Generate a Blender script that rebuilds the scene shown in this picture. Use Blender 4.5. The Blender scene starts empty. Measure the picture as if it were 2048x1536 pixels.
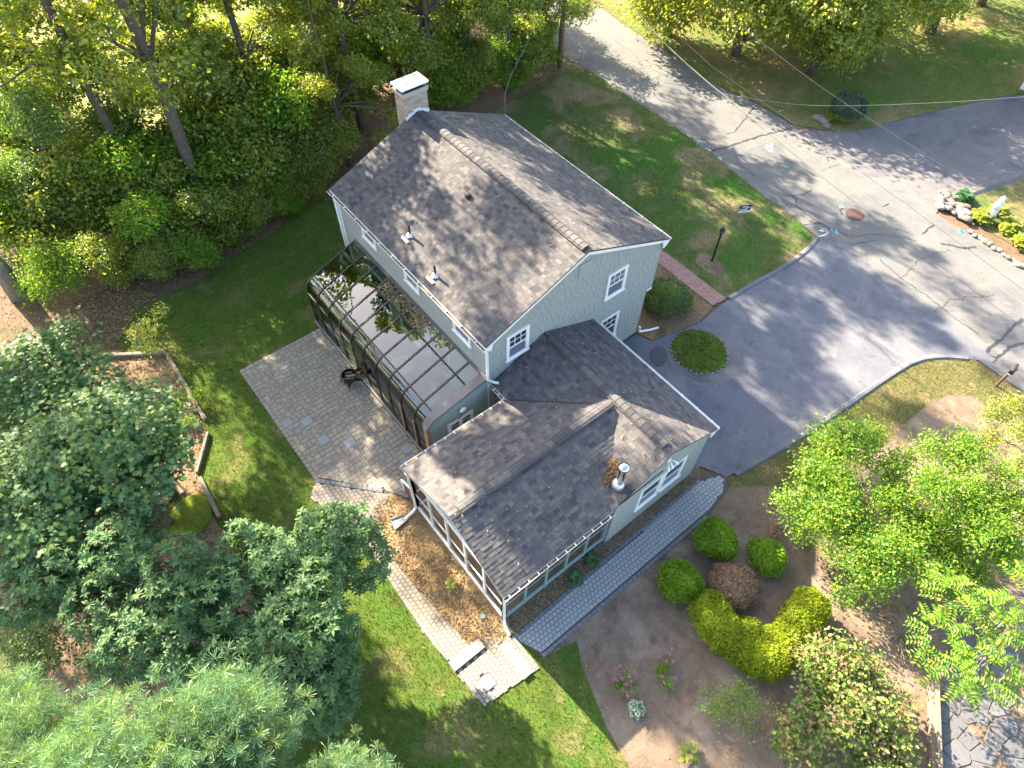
import bpy, math, random
import numpy as np
from mathutils import Matrix, Vector
rng = np.random.default_rng(7)
random.seed(7)
sc = bpy.context.scene
col = sc.collection

# ---------------------------------------------------------------- camera
CAM = np.array([11.057, -8.071, 22.249])
RT = np.array([0.62336, 0.781843, 0.011988]); UP = np.array([-0.640682, 0.501903, 0.581051]); FW = np.array([-0.448274, 0.369884, -0.813779])
FPX = 1322.17
FW = FW / np.linalg.norm(FW); RT = RT - FW * (RT @ FW); RT /= np.linalg.norm(RT); UP = np.cross(RT, FW)
cd = bpy.data.cameras.new('camera'); cam = bpy.data.objects.new('camera', cd); col.objects.link(cam)
cd.sensor_width = 36.0; cd.lens = FPX / 2048 * 36; cd.clip_start = 0.3; cd.clip_end = 900
cam.matrix_world = Matrix(((RT[0], UP[0], -FW[0], CAM[0]), (RT[1], UP[1], -FW[1], CAM[1]), (RT[2], UP[2], -FW[2], CAM[2]), (0, 0, 0, 1)))
sc.camera = cam
# ---------------------------------------------------------------- sky and sun (low late-summer sun from the woods side)
SUN_EL = math.radians(31.5); SUN_DIR = np.array([-0.996, -0.09, 0.0])
SUN_DIR = np.array([SUN_DIR[0] * math.cos(SUN_EL), SUN_DIR[1] * math.cos(SUN_EL), math.sin(SUN_EL)])
w = bpy.data.worlds.new('World'); sc.world = w; w.use_nodes = True
nt = w.node_tree; bg = nt.nodes['Background']
sky = nt.nodes.new('ShaderNodeTexSky'); sky.sky_type = 'NISHITA'; sky.sun_disc = False
sky.sun_elevation = SUN_EL; sky.sun_rotation = math.atan2(SUN_DIR[0], SUN_DIR[1]); sky.air_density = 1.0; sky.dust_density = 2.2; sky.ozone_density = 0.2
nt.links.new(sky.outputs[0], bg.inputs[0]); bg.inputs[1].default_value = 0.1
sl = bpy.data.lights.new('sun', 'SUN'); sl.energy = 5.0; sl.angle = math.radians(0.55); sl.color = (1.0, 0.86, 0.66)
so = bpy.data.objects.new('sun', sl); col.objects.link(so)
so.rotation_euler = Vector(SUN_DIR).to_track_quat('Z', 'Y').to_euler()
sc.view_settings.view_transform = 'Standard'; sc.view_settings.look = 'None'; sc.view_settings.gamma = 1.0
sc.view_settings.exposure = 2.85; sc.view_settings.use_curve_mapping = False
sc.cycles.max_bounces = 16; sc.cycles.transparent_max_bounces = 24; sc.cycles.transmission_bounces = 8; sc.cycles.diffuse_bounces = 9
sc.cycles.use_denoising = True; sc.cycles.sample_clamp_indirect = 6.0

# ---------------------------------------------------------------- helpers
def G(px, py, z=0.0):
    d = FW + RT * (px - 1024) / FPX - UP * (py - 768) / FPX
    return CAM + d * ((z - CAM[2]) / d[2])
def GP(pts, z=0.0):
    return [tuple(G(a, b, z)[:2]) for a, b in pts]
MESH = {}
def link(o, parent=None):
    col.objects.link(o)
    if parent is not None: o.parent = parent
    return o
def tag(o, label=None, cat=None, group=None, kind=None):
    if label: o['label'] = label
    if cat: o['category'] = cat
    if group: o['group'] = group
    if kind: o['kind'] = kind
    return o
def thing(name, loc, label, cat, group=None, rz=0.0, s=1.0):
    o = bpy.data.objects.new(name, None); o.location = loc; o.rotation_euler = (0, 0, rz); o.scale = (s, s, s)
    o.empty_display_size = 0.2
    return tag(link(o), label, cat, group)
def nmesh(name, V, FS, mat=None, smooth=False):
    """V (n,3); FS list of index arrays (m,k)"""
    me = bpy.data.meshes.new(name); V = np.asarray(V, dtype=np.float32)
    me.vertices.add(len(V)); me.vertices.foreach_set('co', V.ravel())
    FS = [np.asarray(f, dtype=np.int32) for f in FS if len(f)]
    li = np.concatenate([f.ravel() for f in FS]); cnt = np.concatenate([np.full(len(f), f.shape[1], dtype=np.int32) for f in FS])
    st = np.concatenate([[0], np.cumsum(cnt)[:-1]]).astype(np.int32)
    me.loops.add(len(li)); me.loops.foreach_set('vertex_index', li)
    me.polygons.add(len(cnt)); me.polygons.foreach_set('loop_start', st)
    try: me.polygons.foreach_set('loop_total', cnt)
    except Exception: pass
    me.polygons.foreach_set('use_smooth', np.full(len(cnt), bool(smooth)))
    me.update(calc_edges=True)
    if mat is not None: me.materials.append(mat)
    return me
class MB:
    def __init__(s): s.v = []; s.f = []
    def add(s, V, F):
        b = len(s.v); s.v += [tuple(map(float, p)) for p in V]; s.f += [tuple(i + b for i in f) for f in F]; return s
    def hexa(s, P):   # 8 corners: bottom 4 ccw, top 4 ccw
        return s.add(P, [(3, 2, 1, 0), (4, 5, 6, 7), (0, 1, 5, 4), (1, 2, 6, 5), (2, 3, 7, 6), (3, 0, 4, 7)])
    def box(s, x0, x1, y0, y1, z0, z1):
        return s.hexa([(x0, y0, z0), (x1, y0, z0), (x1, y1, z0), (x0, y1, z0), (x0, y0, z1), (x1, y0, z1), (x1, y1, z1), (x0, y1, z1)])
    def bar(s, a, b, w, h=None, up=(0, 0, 1)):
        a = np.array(a, float); b = np.array(b, float); d = b - a; d /= np.linalg.norm(d); h = w if h is None else h
        u = np.array(up, float)
        if abs(u @ d) > .95: u = np.array((1.0, 0, 0))
        r = np.cross(d, u); r /= np.linalg.norm(r); u = np.cross(r, d); r *= w / 2; u *= h / 2
        return s.hexa([a - r - u, a + r - u, b + r - u, b - r - u, a - r + u, a + r + u, b + r + u, b - r + u])
    def prism(s, poly, z0, z1):
        n = len(poly); P = [(x, y, z0) for x, y in poly] + [(x, y, z1) for x, y in poly]
        return s.add(P, [tuple(range(n))[::-1], tuple(range(n, 2 * n))] + [(i, (i + 1) % n, n + (i + 1) % n, n + i) for i in range(n)])
    def extr(s, poly3, vec):  # extrude planar 3D polygon
        n = len(poly3); P = [np.array(p, float) for p in poly3]; v = np.array(vec, float)
        return s.add(P + [p + v for p in P], [tuple(range(n))[::-1], tuple(range(n, 2 * n))] + [(i, (i + 1) % n, n + (i + 1) % n, n + i) for i in range(n)])
    def tube(s, pts, rad, n=8, cap=True):
        V, F = tube(pts, rad, n); s.add(V, F)
        if cap:
            b = len(s.v) - len(V); s.f.append(tuple(b + i for i in range(n))[::-1]); s.f.append(tuple(b + len(V) - n + i for i in range(n)))
        return s
    def lathe(s, prof, c=(0, 0, 0), n=20):
        V = []; F = []
        for r, z in prof:
            for k in range(n):
                a = 2 * math.pi * k / n; V.append((c[0] + r * math.cos(a), c[1] + r * math.sin(a), c[2] + z))
        for i in range(len(prof) - 1):
            for k in range(n):
                F.append((i * n + k, i * n + (k + 1) % n, (i + 1) * n + (k + 1) % n, (i + 1) * n + k))
        F.append(tuple(range(n))[::-1]); F.append(tuple((len(prof) - 1) * n + k for k in range(n)))
        return s.add(V, F)
    def mesh(s, name, mat, smooth=False):
        me = bpy.data.meshes.new(name); me.from_pydata(s.v, [], s.f); me.materials.append(mat)
        if smooth:
            for p in me.polygons: p.use_smooth = True
        me.update(); return me
    def build(s, name, mat, parent=None, smooth=False, bevel=0.0):
        o = link(bpy.data.objects.new(name, s.mesh(name, mat, smooth)), parent)
        if bevel:
            m = o.modifiers.new('bevel', 'BEVEL'); m.width = bevel; m.segments = 2; m.limit_method = 'ANGLE'
        return o
def tube(pts, rad, n=8):
    pts = [np.array(p, float) for p in pts]; V = []; F = []
    if np.isscalar(rad): rad = [rad] * len(pts)
    prev = None
    for i, p in enumerate(pts):
        d = pts[min(i + 1, len(pts) - 1)] - pts[max(i - 1, 0)]; d /= (np.linalg.norm(d) + 1e-9)
        u = np.array((0, 0, 1.0)) if abs(d[2]) < .9 else np.array((1.0, 0, 0))
        if prev is not None: u = prev
        r = np.cross(d, u); r /= np.linalg.norm(r); u = np.cross(r, d); prev = u
        for k in range(n):
            a = 2 * math.pi * k / n; V.append(p + rad[i] * (math.cos(a) * r + math.sin(a) * u))
    for i in range(len(pts) - 1):
        for k in range(n): F.append((i * n + k, i * n + (k + 1) % n, (i + 1) * n + (k + 1) % n, (i + 1) * n + k))
    return V, F
def sheet(name, poly, z, mat, label=None, cat=None, kind='structure', parent=None):
    me = nmesh(name, [(x, y, z) for x, y in poly], [np.arange(len(poly))[None, :]], mat)
    if me.polygons[0].normal.z < 0: me.flip_normals()
    o = link(bpy.data.objects.new(name, me), parent)
    if parent is None: tag(o, label, cat, None, kind)
    return o
def inpoly(P, poly):
    P = np.asarray(P); x, y = P[:, 0], P[:, 1]; r = np.zeros(len(P), bool); n = len(poly)
    for i in range(n):
        x0, y0 = poly[i]; x1, y1 = poly[(i + 1) % n]
        c = ((y0 > y) != (y1 > y)); r ^= c & (x < (x1 - x0) * (y - y0) / ((y1 - y0) + 1e-12) + x0)
    return r
def smooth_poly(pts, it=2, closed=True):
    P = [np.array(p, float) for p in pts]
    for _ in range(it):
        Q = []; n = len(P)
        for i in range(n if closed else n - 1):
            a, b = P[i], P[(i + 1) % n]; Q += [a * .75 + b * .25, a * .25 + b * .75]
        P = ([P[0]] + Q + [P[-1]]) if not closed else Q
    return [tuple(p) for p in P]

# ---------------------------------------------------------------- materials
def new_mat(name):
    m = bpy.data.materials.new(name); m.use_nodes = True; t = m.node_tree
    return m, t, t.nodes['Principled BSDF']
def ramp(t, stops, fac):
    r = t.nodes.new('ShaderNodeValToRGB'); e = r.color_ramp.elements
    while len(e) < len(stops): e.new(0.5)
    for k, (p, c) in enumerate(stops): e[k].position = p; e[k].color = (c[0], c[1], c[2], 1)
    t.links.new(fac, r.inputs[0]); return r.outputs[0]
def noise(t, scale, detail=4, rough=.55, vec=None, dist=0.0):
    n = t.nodes.new('ShaderNodeTexNoise'); n.inputs['Scale'].default_value = scale; n.inputs['Detail'].default_value = detail
    n.inputs['Roughness'].default_value = rough; n.inputs['Distortion'].default_value = dist
    if vec is not None: t.links.new(vec, n.inputs['Vector'])
    return n.outputs[0]
def mapv(t, scale=(1, 1, 1), obj=True):
    tc = t.nodes.new('ShaderNodeTexCoord'); m = t.nodes.new('ShaderNodeMapping'); m.inputs['Scale'].default_value = scale
    t.links.new(tc.outputs['Object'], m.inputs[0]); return m.outputs[0]
def wpos(t, scale=None):
    g = t.nodes.new('ShaderNodeNewGeometry'); v = g.outputs['Position']
    if scale:
        m = t.nodes.new('ShaderNodeMapping'); m.inputs['Scale'].default_value = scale; t.links.new(v, m.inputs[0]); v = m.outputs[0]
    return v
def math_(t, op, a, b):
    m = t.nodes.new('ShaderNodeMath'); m.operation = op
    for k, x in enumerate((a, b)):
        if hasattr(x, 'links'): t.links.new(x, m.inputs[k])
        else: m.inputs[k].default_value = x
    return m.outputs[0]
def mix(t, a, b, fac, mode='MIX'):
    m = t.nodes.new('ShaderNodeMix'); m.data_type = 'RGBA'; m.blend_type = mode
    for s_, x in ((m.inputs[6], a), (m.inputs[7], b), (m.inputs[0], fac)):
        if hasattr(x, 'links'): t.links.new(x, s_)
        elif isinstance(x, (int, float)): s_.default_value = x
        else: s_.default_value = (x[0], x[1], x[2], 1)
    return m.outputs[2]
def piece_random(t):
    g = t.nodes.new('ShaderNodeNewGeometry'); o = t.nodes.new('ShaderNodeObjectInfo')
    return math_(t, 'FRACT', math_(t, 'ADD', g.outputs['Random Per Island'], o.outputs['Random']), 0.0)
def bump(t, b, h, strength=.3, dist=.02):
    n = t.nodes.new('ShaderNodeBump'); n.inputs['Strength'].default_value = strength; n.inputs['Distance'].default_value = dist
    t.links.new(h, n.inputs['Height']); t.links.new(n.outputs[0], b.inputs['Normal'])
def plain(name, c, rough=.6, metal=0.0, var=.12, scale=6, bmp=.0):
    m, t, b = new_mat(name); v = wpos(t)
    f = noise(t, scale, 5, .6, v)
    cc = ramp(t, [(.25, tuple(x * (1 - var) for x in c)), (.75, tuple(min(1, x * (1 + var)) for x in c))], f)
    t.links.new(cc, b.inputs['Base Color']); b.inputs['Roughness'].default_value = rough; b.inputs['Metallic'].default_value = metal
    if bmp: bump(t, b, noise(t, scale * 6, 3, .6, v), bmp, .01)
    return m
def pieces_mat(name, cols, rough=.85, grain=30, gvar=.35, bmp=.3, big=None):
    """pieces with their own tone each plus grain"""
    m, t, b = new_mat(name); n = len(cols); v = wpos(t)
    c = ramp(t, [(k / max(1, n - 1), cc) for k, cc in enumerate(cols)], piece_random(t))
    g = noise(t, grain, 6, .7, v)
    c = mix(t, c, ramp(t, [(.3, (1 - gvar,) * 3), (.7, (1 + gvar,) * 3)], g), 1.0, 'MULTIPLY')
    if big:
        c = mix(t, c, big, ramp(t, [(.52, (0, 0, 0)), (.75, (.7, .7, .7))], noise(t, .9, 5, .6, v)))
    t.links.new(c, b.inputs['Base Color']); b.inputs['Roughness'].default_value = rough
    if bmp: bump(t, b, g, bmp, .012)
    return m
def ground_mat(name, layers, rough=.95, bscale=60, bmp=.5):
    """layers: [(base color ramp), (patch color, noise scale, lo, hi), ...] tone patches that belong to the surface"""
    m, t, b = new_mat(name); v = wpos(t)
    stops, s0 = layers[0]
    c = ramp(t, stops, noise(t, s0, 8, .68, v))
    for pc, s1, lo, hi in layers[1:]:
        f = noise(t, s1, 6, .62, v, .4)
        c = mix(t, c, pc, ramp(t, [(lo, (0, 0, 0)), (hi, (1, 1, 1))], f))
    h = noise(t, bscale, 4, .7, v)
    c = mix(t, c, ramp(t, [(.25, (.62,) * 3), (.75, (1.35,) * 3)], h), 1.0, 'MULTIPLY')
    c = mix(t, c, ramp(t, [(.3, (.84,) * 3), (.7, (1.16,) * 3)], noise(t, 14, 5, .75, v)), 1.0, 'MULTIPLY')
    t.links.new(c, b.inputs['Base Color']); b.inputs['Roughness'].default_value = rough
    b.inputs['Specular IOR Level'].default_value = .25
    bump(t, b, h, bmp, .03)
    return m
def leaf_mat(name, cols, trans=.42, gloss=.05, grough=.45, clump=(.75, 1.25), tcol=None, cs=1.1):
    m = bpy.data.materials.new(name); m.use_nodes = True; t = m.node_tree; t.nodes.clear()
    out = t.nodes.new('ShaderNodeOutputMaterial')
    n = len(cols); c = ramp(t, [(k / max(1, n - 1), cc) for k, cc in enumerate(cols)], piece_random(t))
    c = mix(t, c, ramp(t, [(.3, (clump[0],) * 3), (.7, (clump[1],) * 3)], noise(t, cs, 3, .5, wpos(t))), 1.0, 'MULTIPLY')
    d = t.nodes.new('ShaderNodeBsdfDiffuse'); tr = t.nodes.new('ShaderNodeBsdfTranslucent'); gl = t.nodes.new('ShaderNodeBsdfGlossy')
    gl.inputs['Roughness'].default_value = grough
    t.links.new(c, d.inputs[0]); t.links.new(mix(t, c, tcol or (1.5, 1.45, .55), 1.0, 'MULTIPLY'), tr.inputs[0])
    m1 = t.nodes.new('ShaderNodeMixShader'); m1.inputs[0].default_value = trans
    t.links.new(d.outputs[0], m1.inputs[1]); t.links.new(tr.outputs[0], m1.inputs[2])
    m2 = t.nodes.new('ShaderNodeMixShader'); m2.inputs[0].default_value = gloss
    t.links.new(m1.outputs[0], m2.inputs[1]); t.links.new(gl.outputs[0], m2.inputs[2]); t.links.new(m2.outputs[0], out.inputs[0])
    return m
def glass_mat(name, tint, refl=1.5, rough=.02, base=.08):
    m = bpy.data.materials.new(name); m.use_nodes = True; t = m.node_tree; t.nodes.clear()
    out = t.nodes.new('ShaderNodeOutputMaterial'); tp = t.nodes.new('ShaderNodeBsdfTransparent'); gl = t.nodes.new('ShaderNodeBsdfGlossy')
    gl.inputs['Roughness'].default_value = rough; tp.inputs[0].default_value = (*tint, 1); gl.inputs[0].default_value = (.95, .98, 1, 1)
    fr = t.nodes.new('ShaderNodeFresnel'); fr.inputs[0].default_value = refl
    f = math_(t, 'ADD', fr.outputs[0], base)
    mx = t.nodes.new('ShaderNodeMixShader'); t.links.new(f, mx.inputs[0]); t.links.new(tp.outputs[0], mx.inputs[1]); t.links.new(gl.outputs[0], mx.inputs[2])
    t.links.new(mx.outputs[0], out.inputs[0]); return m
def screen_mat(name, c, opacity):
    m = bpy.data.materials.new(name); m.use_nodes = True; t = m.node_tree; t.nodes.clear()
    out = t.nodes.new('ShaderNodeOutputMaterial'); tp = t.nodes.new('ShaderNodeBsdfTransparent'); d = t.nodes.new('ShaderNodeBsdfDiffuse')
    d.inputs[0].default_value = (*c, 1)
    mx = t.nodes.new('ShaderNodeMixShader'); mx.inputs[0].default_value = opacity
    t.links.new(tp.outputs[0], mx.inputs[1]); t.links.new(d.outputs[0], mx.inputs[2]); t.links.new(mx.outputs[0], out.inputs[0]); return m

M = {}
M['shingle'] = pieces_mat('roof_shingle', [(.040, .039, .042), (.062, .058, .058), (.080, .073, .069), (.118, .103, .092), (.055, .054, .060), (.098, .089, .084), (.070, .066, .066)], .95, 45, .22, .2)
M['roofdeck'] = plain('roof_underlay', (.035, .036, .042), .95, 0, .2, 20, .2)
M['siding'] = pieces_mat('grey_siding', [(.265, .275, .25), (.28, .29, .263), (.272, .283, .257)], .8, 22, .05, .05)
M['sidingteal'] = pieces_mat('teal_siding', [(.21, .275, .255), (.235, .30, .28), (.22, .285, .265)], .75, 22, .10, .1)
M['wallback'] = plain('grey_wall', (.19, .2, .183), .85, 0, .08, 5)  # darker than the siding so that course gaps read as butt shadows
M['teal'] = plain('teal_trim', (.20, .30, .29), .6, 0, .1, 4)
M['white'] = plain('white_trim', (.74, .735, .70), .5, 0, .06, 3)
M['paneD'] = None
m, t, b = new_mat('window_pane'); b.inputs['Base Color'].default_value = (.035, .037, .05, 1); b.inputs['Roughness'].default_value = .06; b.inputs['Specular IOR Level'].default_value = .9; M['paneD'] = m
m, t, b = new_mat('window_screened_pane'); b.inputs['Base Color'].default_value = (.13, .13, .165, 1); b.inputs['Roughness'].default_value = .3; b.inputs['Specular IOR Level'].default_value = .6; M['paneS'] = m
M['bronze'] = plain('dark_bronze', (.035, .034, .03), .35, .4, .2, 4)
M['bronzelight'] = plain('grey_brown_cap', (.125, .11, .105), .5, .1, .1, 4)
M['glass'] = glass_mat('sunroom_glass', (.62, .78, .68), 1.5, .01, .055)
M['screen'] = screen_mat('insect_screen', (.06, .06, .055), .30)
M['woodred'] = plain('red_brown_wood', (.20, .075, .05), .7, 0, .25, 7, .2)
M['woodtan'] = plain('tan_wood', (.33, .20, .10), .65, 0, .25, 6, .2)
M['woodweather'] = plain('weathered_timber', (.17, .14, .105), .9, 0, .3, 9, .5)
M['asphalt'] = ground_mat('old_asphalt', [([(.3, (.108, .108, .106)), (.7, (.145, .142, .135))], .7), ((.088, .091, .096), .35, .5, .66), ((.16, .15, .132), 1.3, .58, .75)], .9, 55, .25)
M['drive'] = ground_mat('dark_asphalt', [([(.3, (0.089, 0.093, 0.112)), (.7, (0.132, 0.135, 0.153))], .9), ((0.165, 0.159, 0.159), .45, .52, .68), ((0.073, 0.076, 0.095), 1.6, .56, .74)], .85, 60, .25)
M['drive2'] = ground_mat('neighbour_asphalt', [([(.3, (0.112, 0.106, 0.109)), (.7, (0.156, 0.147, 0.146))], .8), ((0.088, 0.088, 0.098), .4, .5, .66)], .9, 55, .25)
M['tar'] = plain('crack_sealer', (.03, .031, .036), .6, 0, .25, 8)
M['paintw'] = plain('white_paint_mark', (.5, .5, .5), .8, 0, .3, 9)
M['paintb'] = plain('blue_paint_mark', (.07, .27, .4), .7, 0, .2, 9)
M['paintg'] = plain('green_paint_mark', (.12, .33, .26), .7, 0, .2, 9)
M['rust'] = plain('rusty_iron', (.075, .042, .037), .75, .3, .3, 12, .4)
M['soil'] = ground_mat('bed_soil', [([(.3, (.115, .082, .057)), (.7, (.195, .143, .102))], 2.2), ((.24, .185, .135), .7, .5, .68), ((.085, .06, .043), 1.1, .55, .72)], .97, 38, .8)
M['mulch'] = ground_mat('bark_mulch', [([(.3, (.12, .075, .045)), (.7, (.28, .18, .11))], 9), ((.10, .055, .03), 1.3, .5, .68)], .95, 45, .9)
M['needles'] = ground_mat('needle_mulch', [([(.3, (.22, .13, .06)), (.7, (.42, .29, .15))], 10), ((.15, .075, .03), 1.1, .5, .7)], .95, 50, .9)
M['litter'] = ground_mat('leaf_litter_ground', [([(.3, (.085, .055, .035)), (.7, (.20, .13, .085))], 5), ((.05, .07, .02), .5, .52, .7), ((.13, .085, .055), .25, .5, .65)], .97, 30, 1.0)
M['lawn'] = ground_mat('lawn_ground', [([(.3, (.05, .085, .012)), (.7, (.095, .135, .02))], 3.0), ((.19, .15, .065), .5, .52, .70), ((.05, .12, .012), .9, .50, .70)], .95, 60, .9)
M['lawnf'] = ground_mat('front_lawn_ground', [([(.3, (.05, .085, .018)), (.7, (.09, .12, .03))], 2.5), ((.21, .16, .09), .34, .47, .60), ((.04, .115, .014), .2, .50, .58)], .95, 60, .9)
M['lawnd'] = ground_mat('dry_lawn_ground', [([(.3, (.09, .09, .03)), (.7, (.16, .14, .055))], 3), ((.05, .10, .02), .5, .52, .68), ((.24, .18, .1), .9, .55, .72)], .95, 60, .9)
M['lawnn'] = ground_mat('verge_lawn_ground', [([(.3, (.08, .11, .02)), (.7, (.14, .16, .035))], 2), ((.22, .165, .075), .22, .48, .62), ((.06, .13, .015), .16, .5, .6)], .95, 50, .9)
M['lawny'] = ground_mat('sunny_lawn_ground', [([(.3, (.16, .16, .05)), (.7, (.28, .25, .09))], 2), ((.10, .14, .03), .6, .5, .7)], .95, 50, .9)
M['paver'] = pieces_mat('patio_paver', [(0.215, 0.184, 0.147), (0.251, 0.215, 0.168), (0.232, 0.203, 0.166), (0.270, 0.230, 0.176), (0.221, 0.198, 0.168), (0.288, 0.242, 0.181)], .9, 35, .18, .2, (0.245, 0.193, 0.134))
M['paverb'] = pieces_mat('walk_paver', [(0.263, 0.273, 0.275), (0.294, 0.302, 0.302), (0.278, 0.288, 0.294), (0.312, 0.315, 0.307), (0.273, 0.275, 0.268)], .9, 35, .2, .25)
M['border'] = pieces_mat('border_paver', [(.12, .125, .14), (.15, .155, .17), (.135, .14, .15)], .9, 35, .2, .25)
M['slab'] = pieces_mat('bluestone_slab', [(.20, .208, .212), (.228, .232, .232), (.216, .222, .23)], .85, 20, .12, .15)
M['granite'] = pieces_mat('granite_step', [(.22, .20, .18), (.205, .19, .172)], .85, 60, .3, .3)
M['sand'] = plain('joint_sand', (.075, .07, .06), .95, 0, .3, 14)
M['brick'] = pieces_mat('walk_brick', [(.30, .165, .13), (.34, .20, .165), (.27, .14, .115), (.32, .21, .185)], .9, 30, .2, .25)
M['chbrick'] = pieces_mat('chimney_brick', [(.33, .26, .205), (.40, .33, .27), (.28, .215, .17), (.44, .375, .31), (.35, .24, .18)], .92, 25, .25, .3)
M['mortar'] = plain('mortar', (.36, .34, .30), .95, 0, .12, 10)
M['stone'] = pieces_mat('field_stone', [(0.154, 0.130, 0.108), (0.196, 0.171, 0.147), (0.126, 0.108, 0.091), (0.231, 0.210, 0.189)], .9, 12, .3, .4)
M['flag'] = pieces_mat('flagstone', [(0.079, 0.081, 0.089), (0.101, 0.103, 0.109), (0.090, 0.089, 0.096), (0.114, 0.114, 0.119)], .85, 12, .2, .2)
M['rockd'] = ground_mat('mossy_rock', [([(.3, (.07, .07, .075)), (.7, (.17, .165, .165))], 2.5), ((.06, .10, .012), 1.1, .48, .58)], .95, 30, .7)
M['moss'] = ground_mat('moss', [([(.3, (.065, .105, .008)), (.7, (.14, .18, .015))], 5), ((.10, .08, .03), 1.5, .6, .72)], .95, 40, 1)
M['pebble'] = ground_mat('pebble_strip', [([(.25, (.09, .07, .052)), (.75, (.32, .26, .20))], 24), ((.13, .095, .07), 1.5, .5, .7)], .95, 60, 1)
M['steel'] = plain('stainless_steel', (.62, .61, .60), .18, 1.0, .05, 3)
M['galv'] = plain('galvanised_flashing', (.55, .55, .54), .4, .7, .12, 6)
M['black'] = plain('black_metal', (.018, .018, .02), .4, .5, .2, 6)
M['blackm'] = plain('black_plastic', (.022, .023, .026), .5, 0, .2, 6)
M['polewood'] = plain('pole_wood', (.17, .105, .065), .9, 0, .25, 7, .4)
M['bark'] = ground_mat('bark', [([(.3, (.07, .055, .042)), (.7, (.15, .125, .10))], 8), ((.05, .075, .02), 1.4, .56, .7)], .95, 30, .8)
M['barkg'] = ground_mat('grey_bark', [([(.3, (.16, .145, .13)), (.7, (.30, .28, .25))], 6)], .95, 25, .8)
M['twig'] = plain('pale_twig', (.26, .21, .16), .9, 0, .2, 8)
M['navy'] = plain('navy_panel', (.018, .026, .06), .5, 0, .1, 4)
M['statue'] = plain('white_stone', (.68, .67, .65), .7, 0, .12, 9, .3)
M['darkfloor'] = plain('dark_tile', (.06, .05, .042), .6, 0, .3, 3)
M['cable'] = plain('dark_cable', (.03, .03, .032), .6, 0, .1, 4)
M['cablel'] = plain('pale_cable', (.2, .195, .19), .5, .3, .1, 4)
# leaves
M['lf_wood'] = leaf_mat('woodland_leaf', [(0.094, 0.169, 0.018), (0.150, 0.231, 0.022), (0.225, 0.281, 0.025), (0.338, 0.325, 0.035)], .6)
M['lf_woodd'] = leaf_mat('dark_woodland_leaf', [(0.050, 0.112, 0.022), (0.085, 0.163, 0.033), (0.131, 0.206, 0.037)], .48)
M['lf_oak'] = leaf_mat('oak_leaf', [(0.125, 0.200, 0.018), (0.188, 0.256, 0.022), (0.263, 0.300, 0.027), (0.362, 0.325, 0.035)], .62)
M['lf_maple'] = leaf_mat('maple_leaf', [(0.050, 0.114, 0.041), (0.072, 0.156, 0.055), (0.102, 0.192, 0.062), (0.168, 0.228, 0.038)], .36, .02, .45)
M['lf_rhodo'] = leaf_mat('rhododendron_leaf', [(.045, .095, .034), (.066, .132, .046), (.10, .175, .055)], .22, .015, .45, (.75, 1.25))
M['lf_pine'] = leaf_mat('pine_needle', [(.075, .165, .085), (.105, .205, .105), (.165, .24, .07), (.09, .19, .11)], .3, .03, .4)
M['lf_yew'] = leaf_mat('yew_leaf', [(0.108, 0.222, 0.017), (0.168, 0.288, 0.022), (0.240, 0.336, 0.026)], .35, .01)
M['lf_yewy'] = leaf_mat('golden_yew_leaf', [(0.144, 0.228, 0.014), (0.228, 0.288, 0.017), (0.312, 0.324, 0.022)], .35, .01)
M['lf_dead'] = leaf_mat('dead_leaf', [(.24, .14, .075), (.33, .205, .115), (.36, .25, .14)], .2, .02, .5, (.85, 1.15), (1.2, 1, .8))
M['lf_shrub'] = leaf_mat('shrub_leaf', [(0.062, 0.175, 0.018), (0.106, 0.237, 0.022), (0.175, 0.281, 0.025), (0.288, 0.331, 0.033)], .5, .02)
M['lf_azalea'] = leaf_mat('azalea_leaf', [(0.054, 0.126, 0.024), (0.084, 0.168, 0.030), (0.120, 0.198, 0.036), (0.180, 0.144, 0.072)], .3)
M['lf_yellow'] = leaf_mat('yellow_green_leaf', [(.15, .21, .025), (.22, .26, .03), (.29, .29, .04)], .45)
M['lf_hosta'] = leaf_mat('hosta_leaf', [(.025, .085, .025), (.04, .12, .03), (.06, .14, .035)], .25, .06)
M['lf_ever'] = leaf_mat('evergreen_leaf', [(.02, .05, .022), (.032, .07, .03), (.045, .085, .035)], .15, .08)
M['lf_mix'] = leaf_mat('turning_leaf', [(0.081, 0.149, 0.034), (0.135, 0.216, 0.041), (0.257, 0.216, 0.095), (0.203, 0.121, 0.068), (0.135, 0.257, 0.041), (0.216, 0.297, 0.054)], .38, .02)
M['lf_pink'] = leaf_mat('pink_flower', [(.42, .12, .22), (.5, .2, .3), (.38, .14, .2)], .3, .02, .5, (.9, 1.1), (1.2, .9, .9))
M['lf_cream'] = leaf_mat('cream_leaf_edge', [(.5, .52, .38), (.45, .5, .35)], .3)
M['lf_litter'] = leaf_mat('fallen_leaf', [(.20, .12, .06), (.28, .19, .10), (.34, .27, .15), (.16, .09, .05), (.36, .31, .12)], .15, .02, .5, (.9, 1.1), (1.1, 1, .8))
M['lf_grass'] = leaf_mat('grass_blade', [(.05, .10, .012), (.085, .145, .016), (.14, .18, .022)], .45, .02, .5, (.6, 1.4), (1.4, 1.35, .4), 1.6)
M['lf_grassd'] = leaf_mat('dry_grass_blade', [(.07, .11, .02), (.13, .14, .035), (.21, .17, .07)], .35, .03, .5, (.75, 1.25), (1.4, 1.3, .5), .6)

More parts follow.
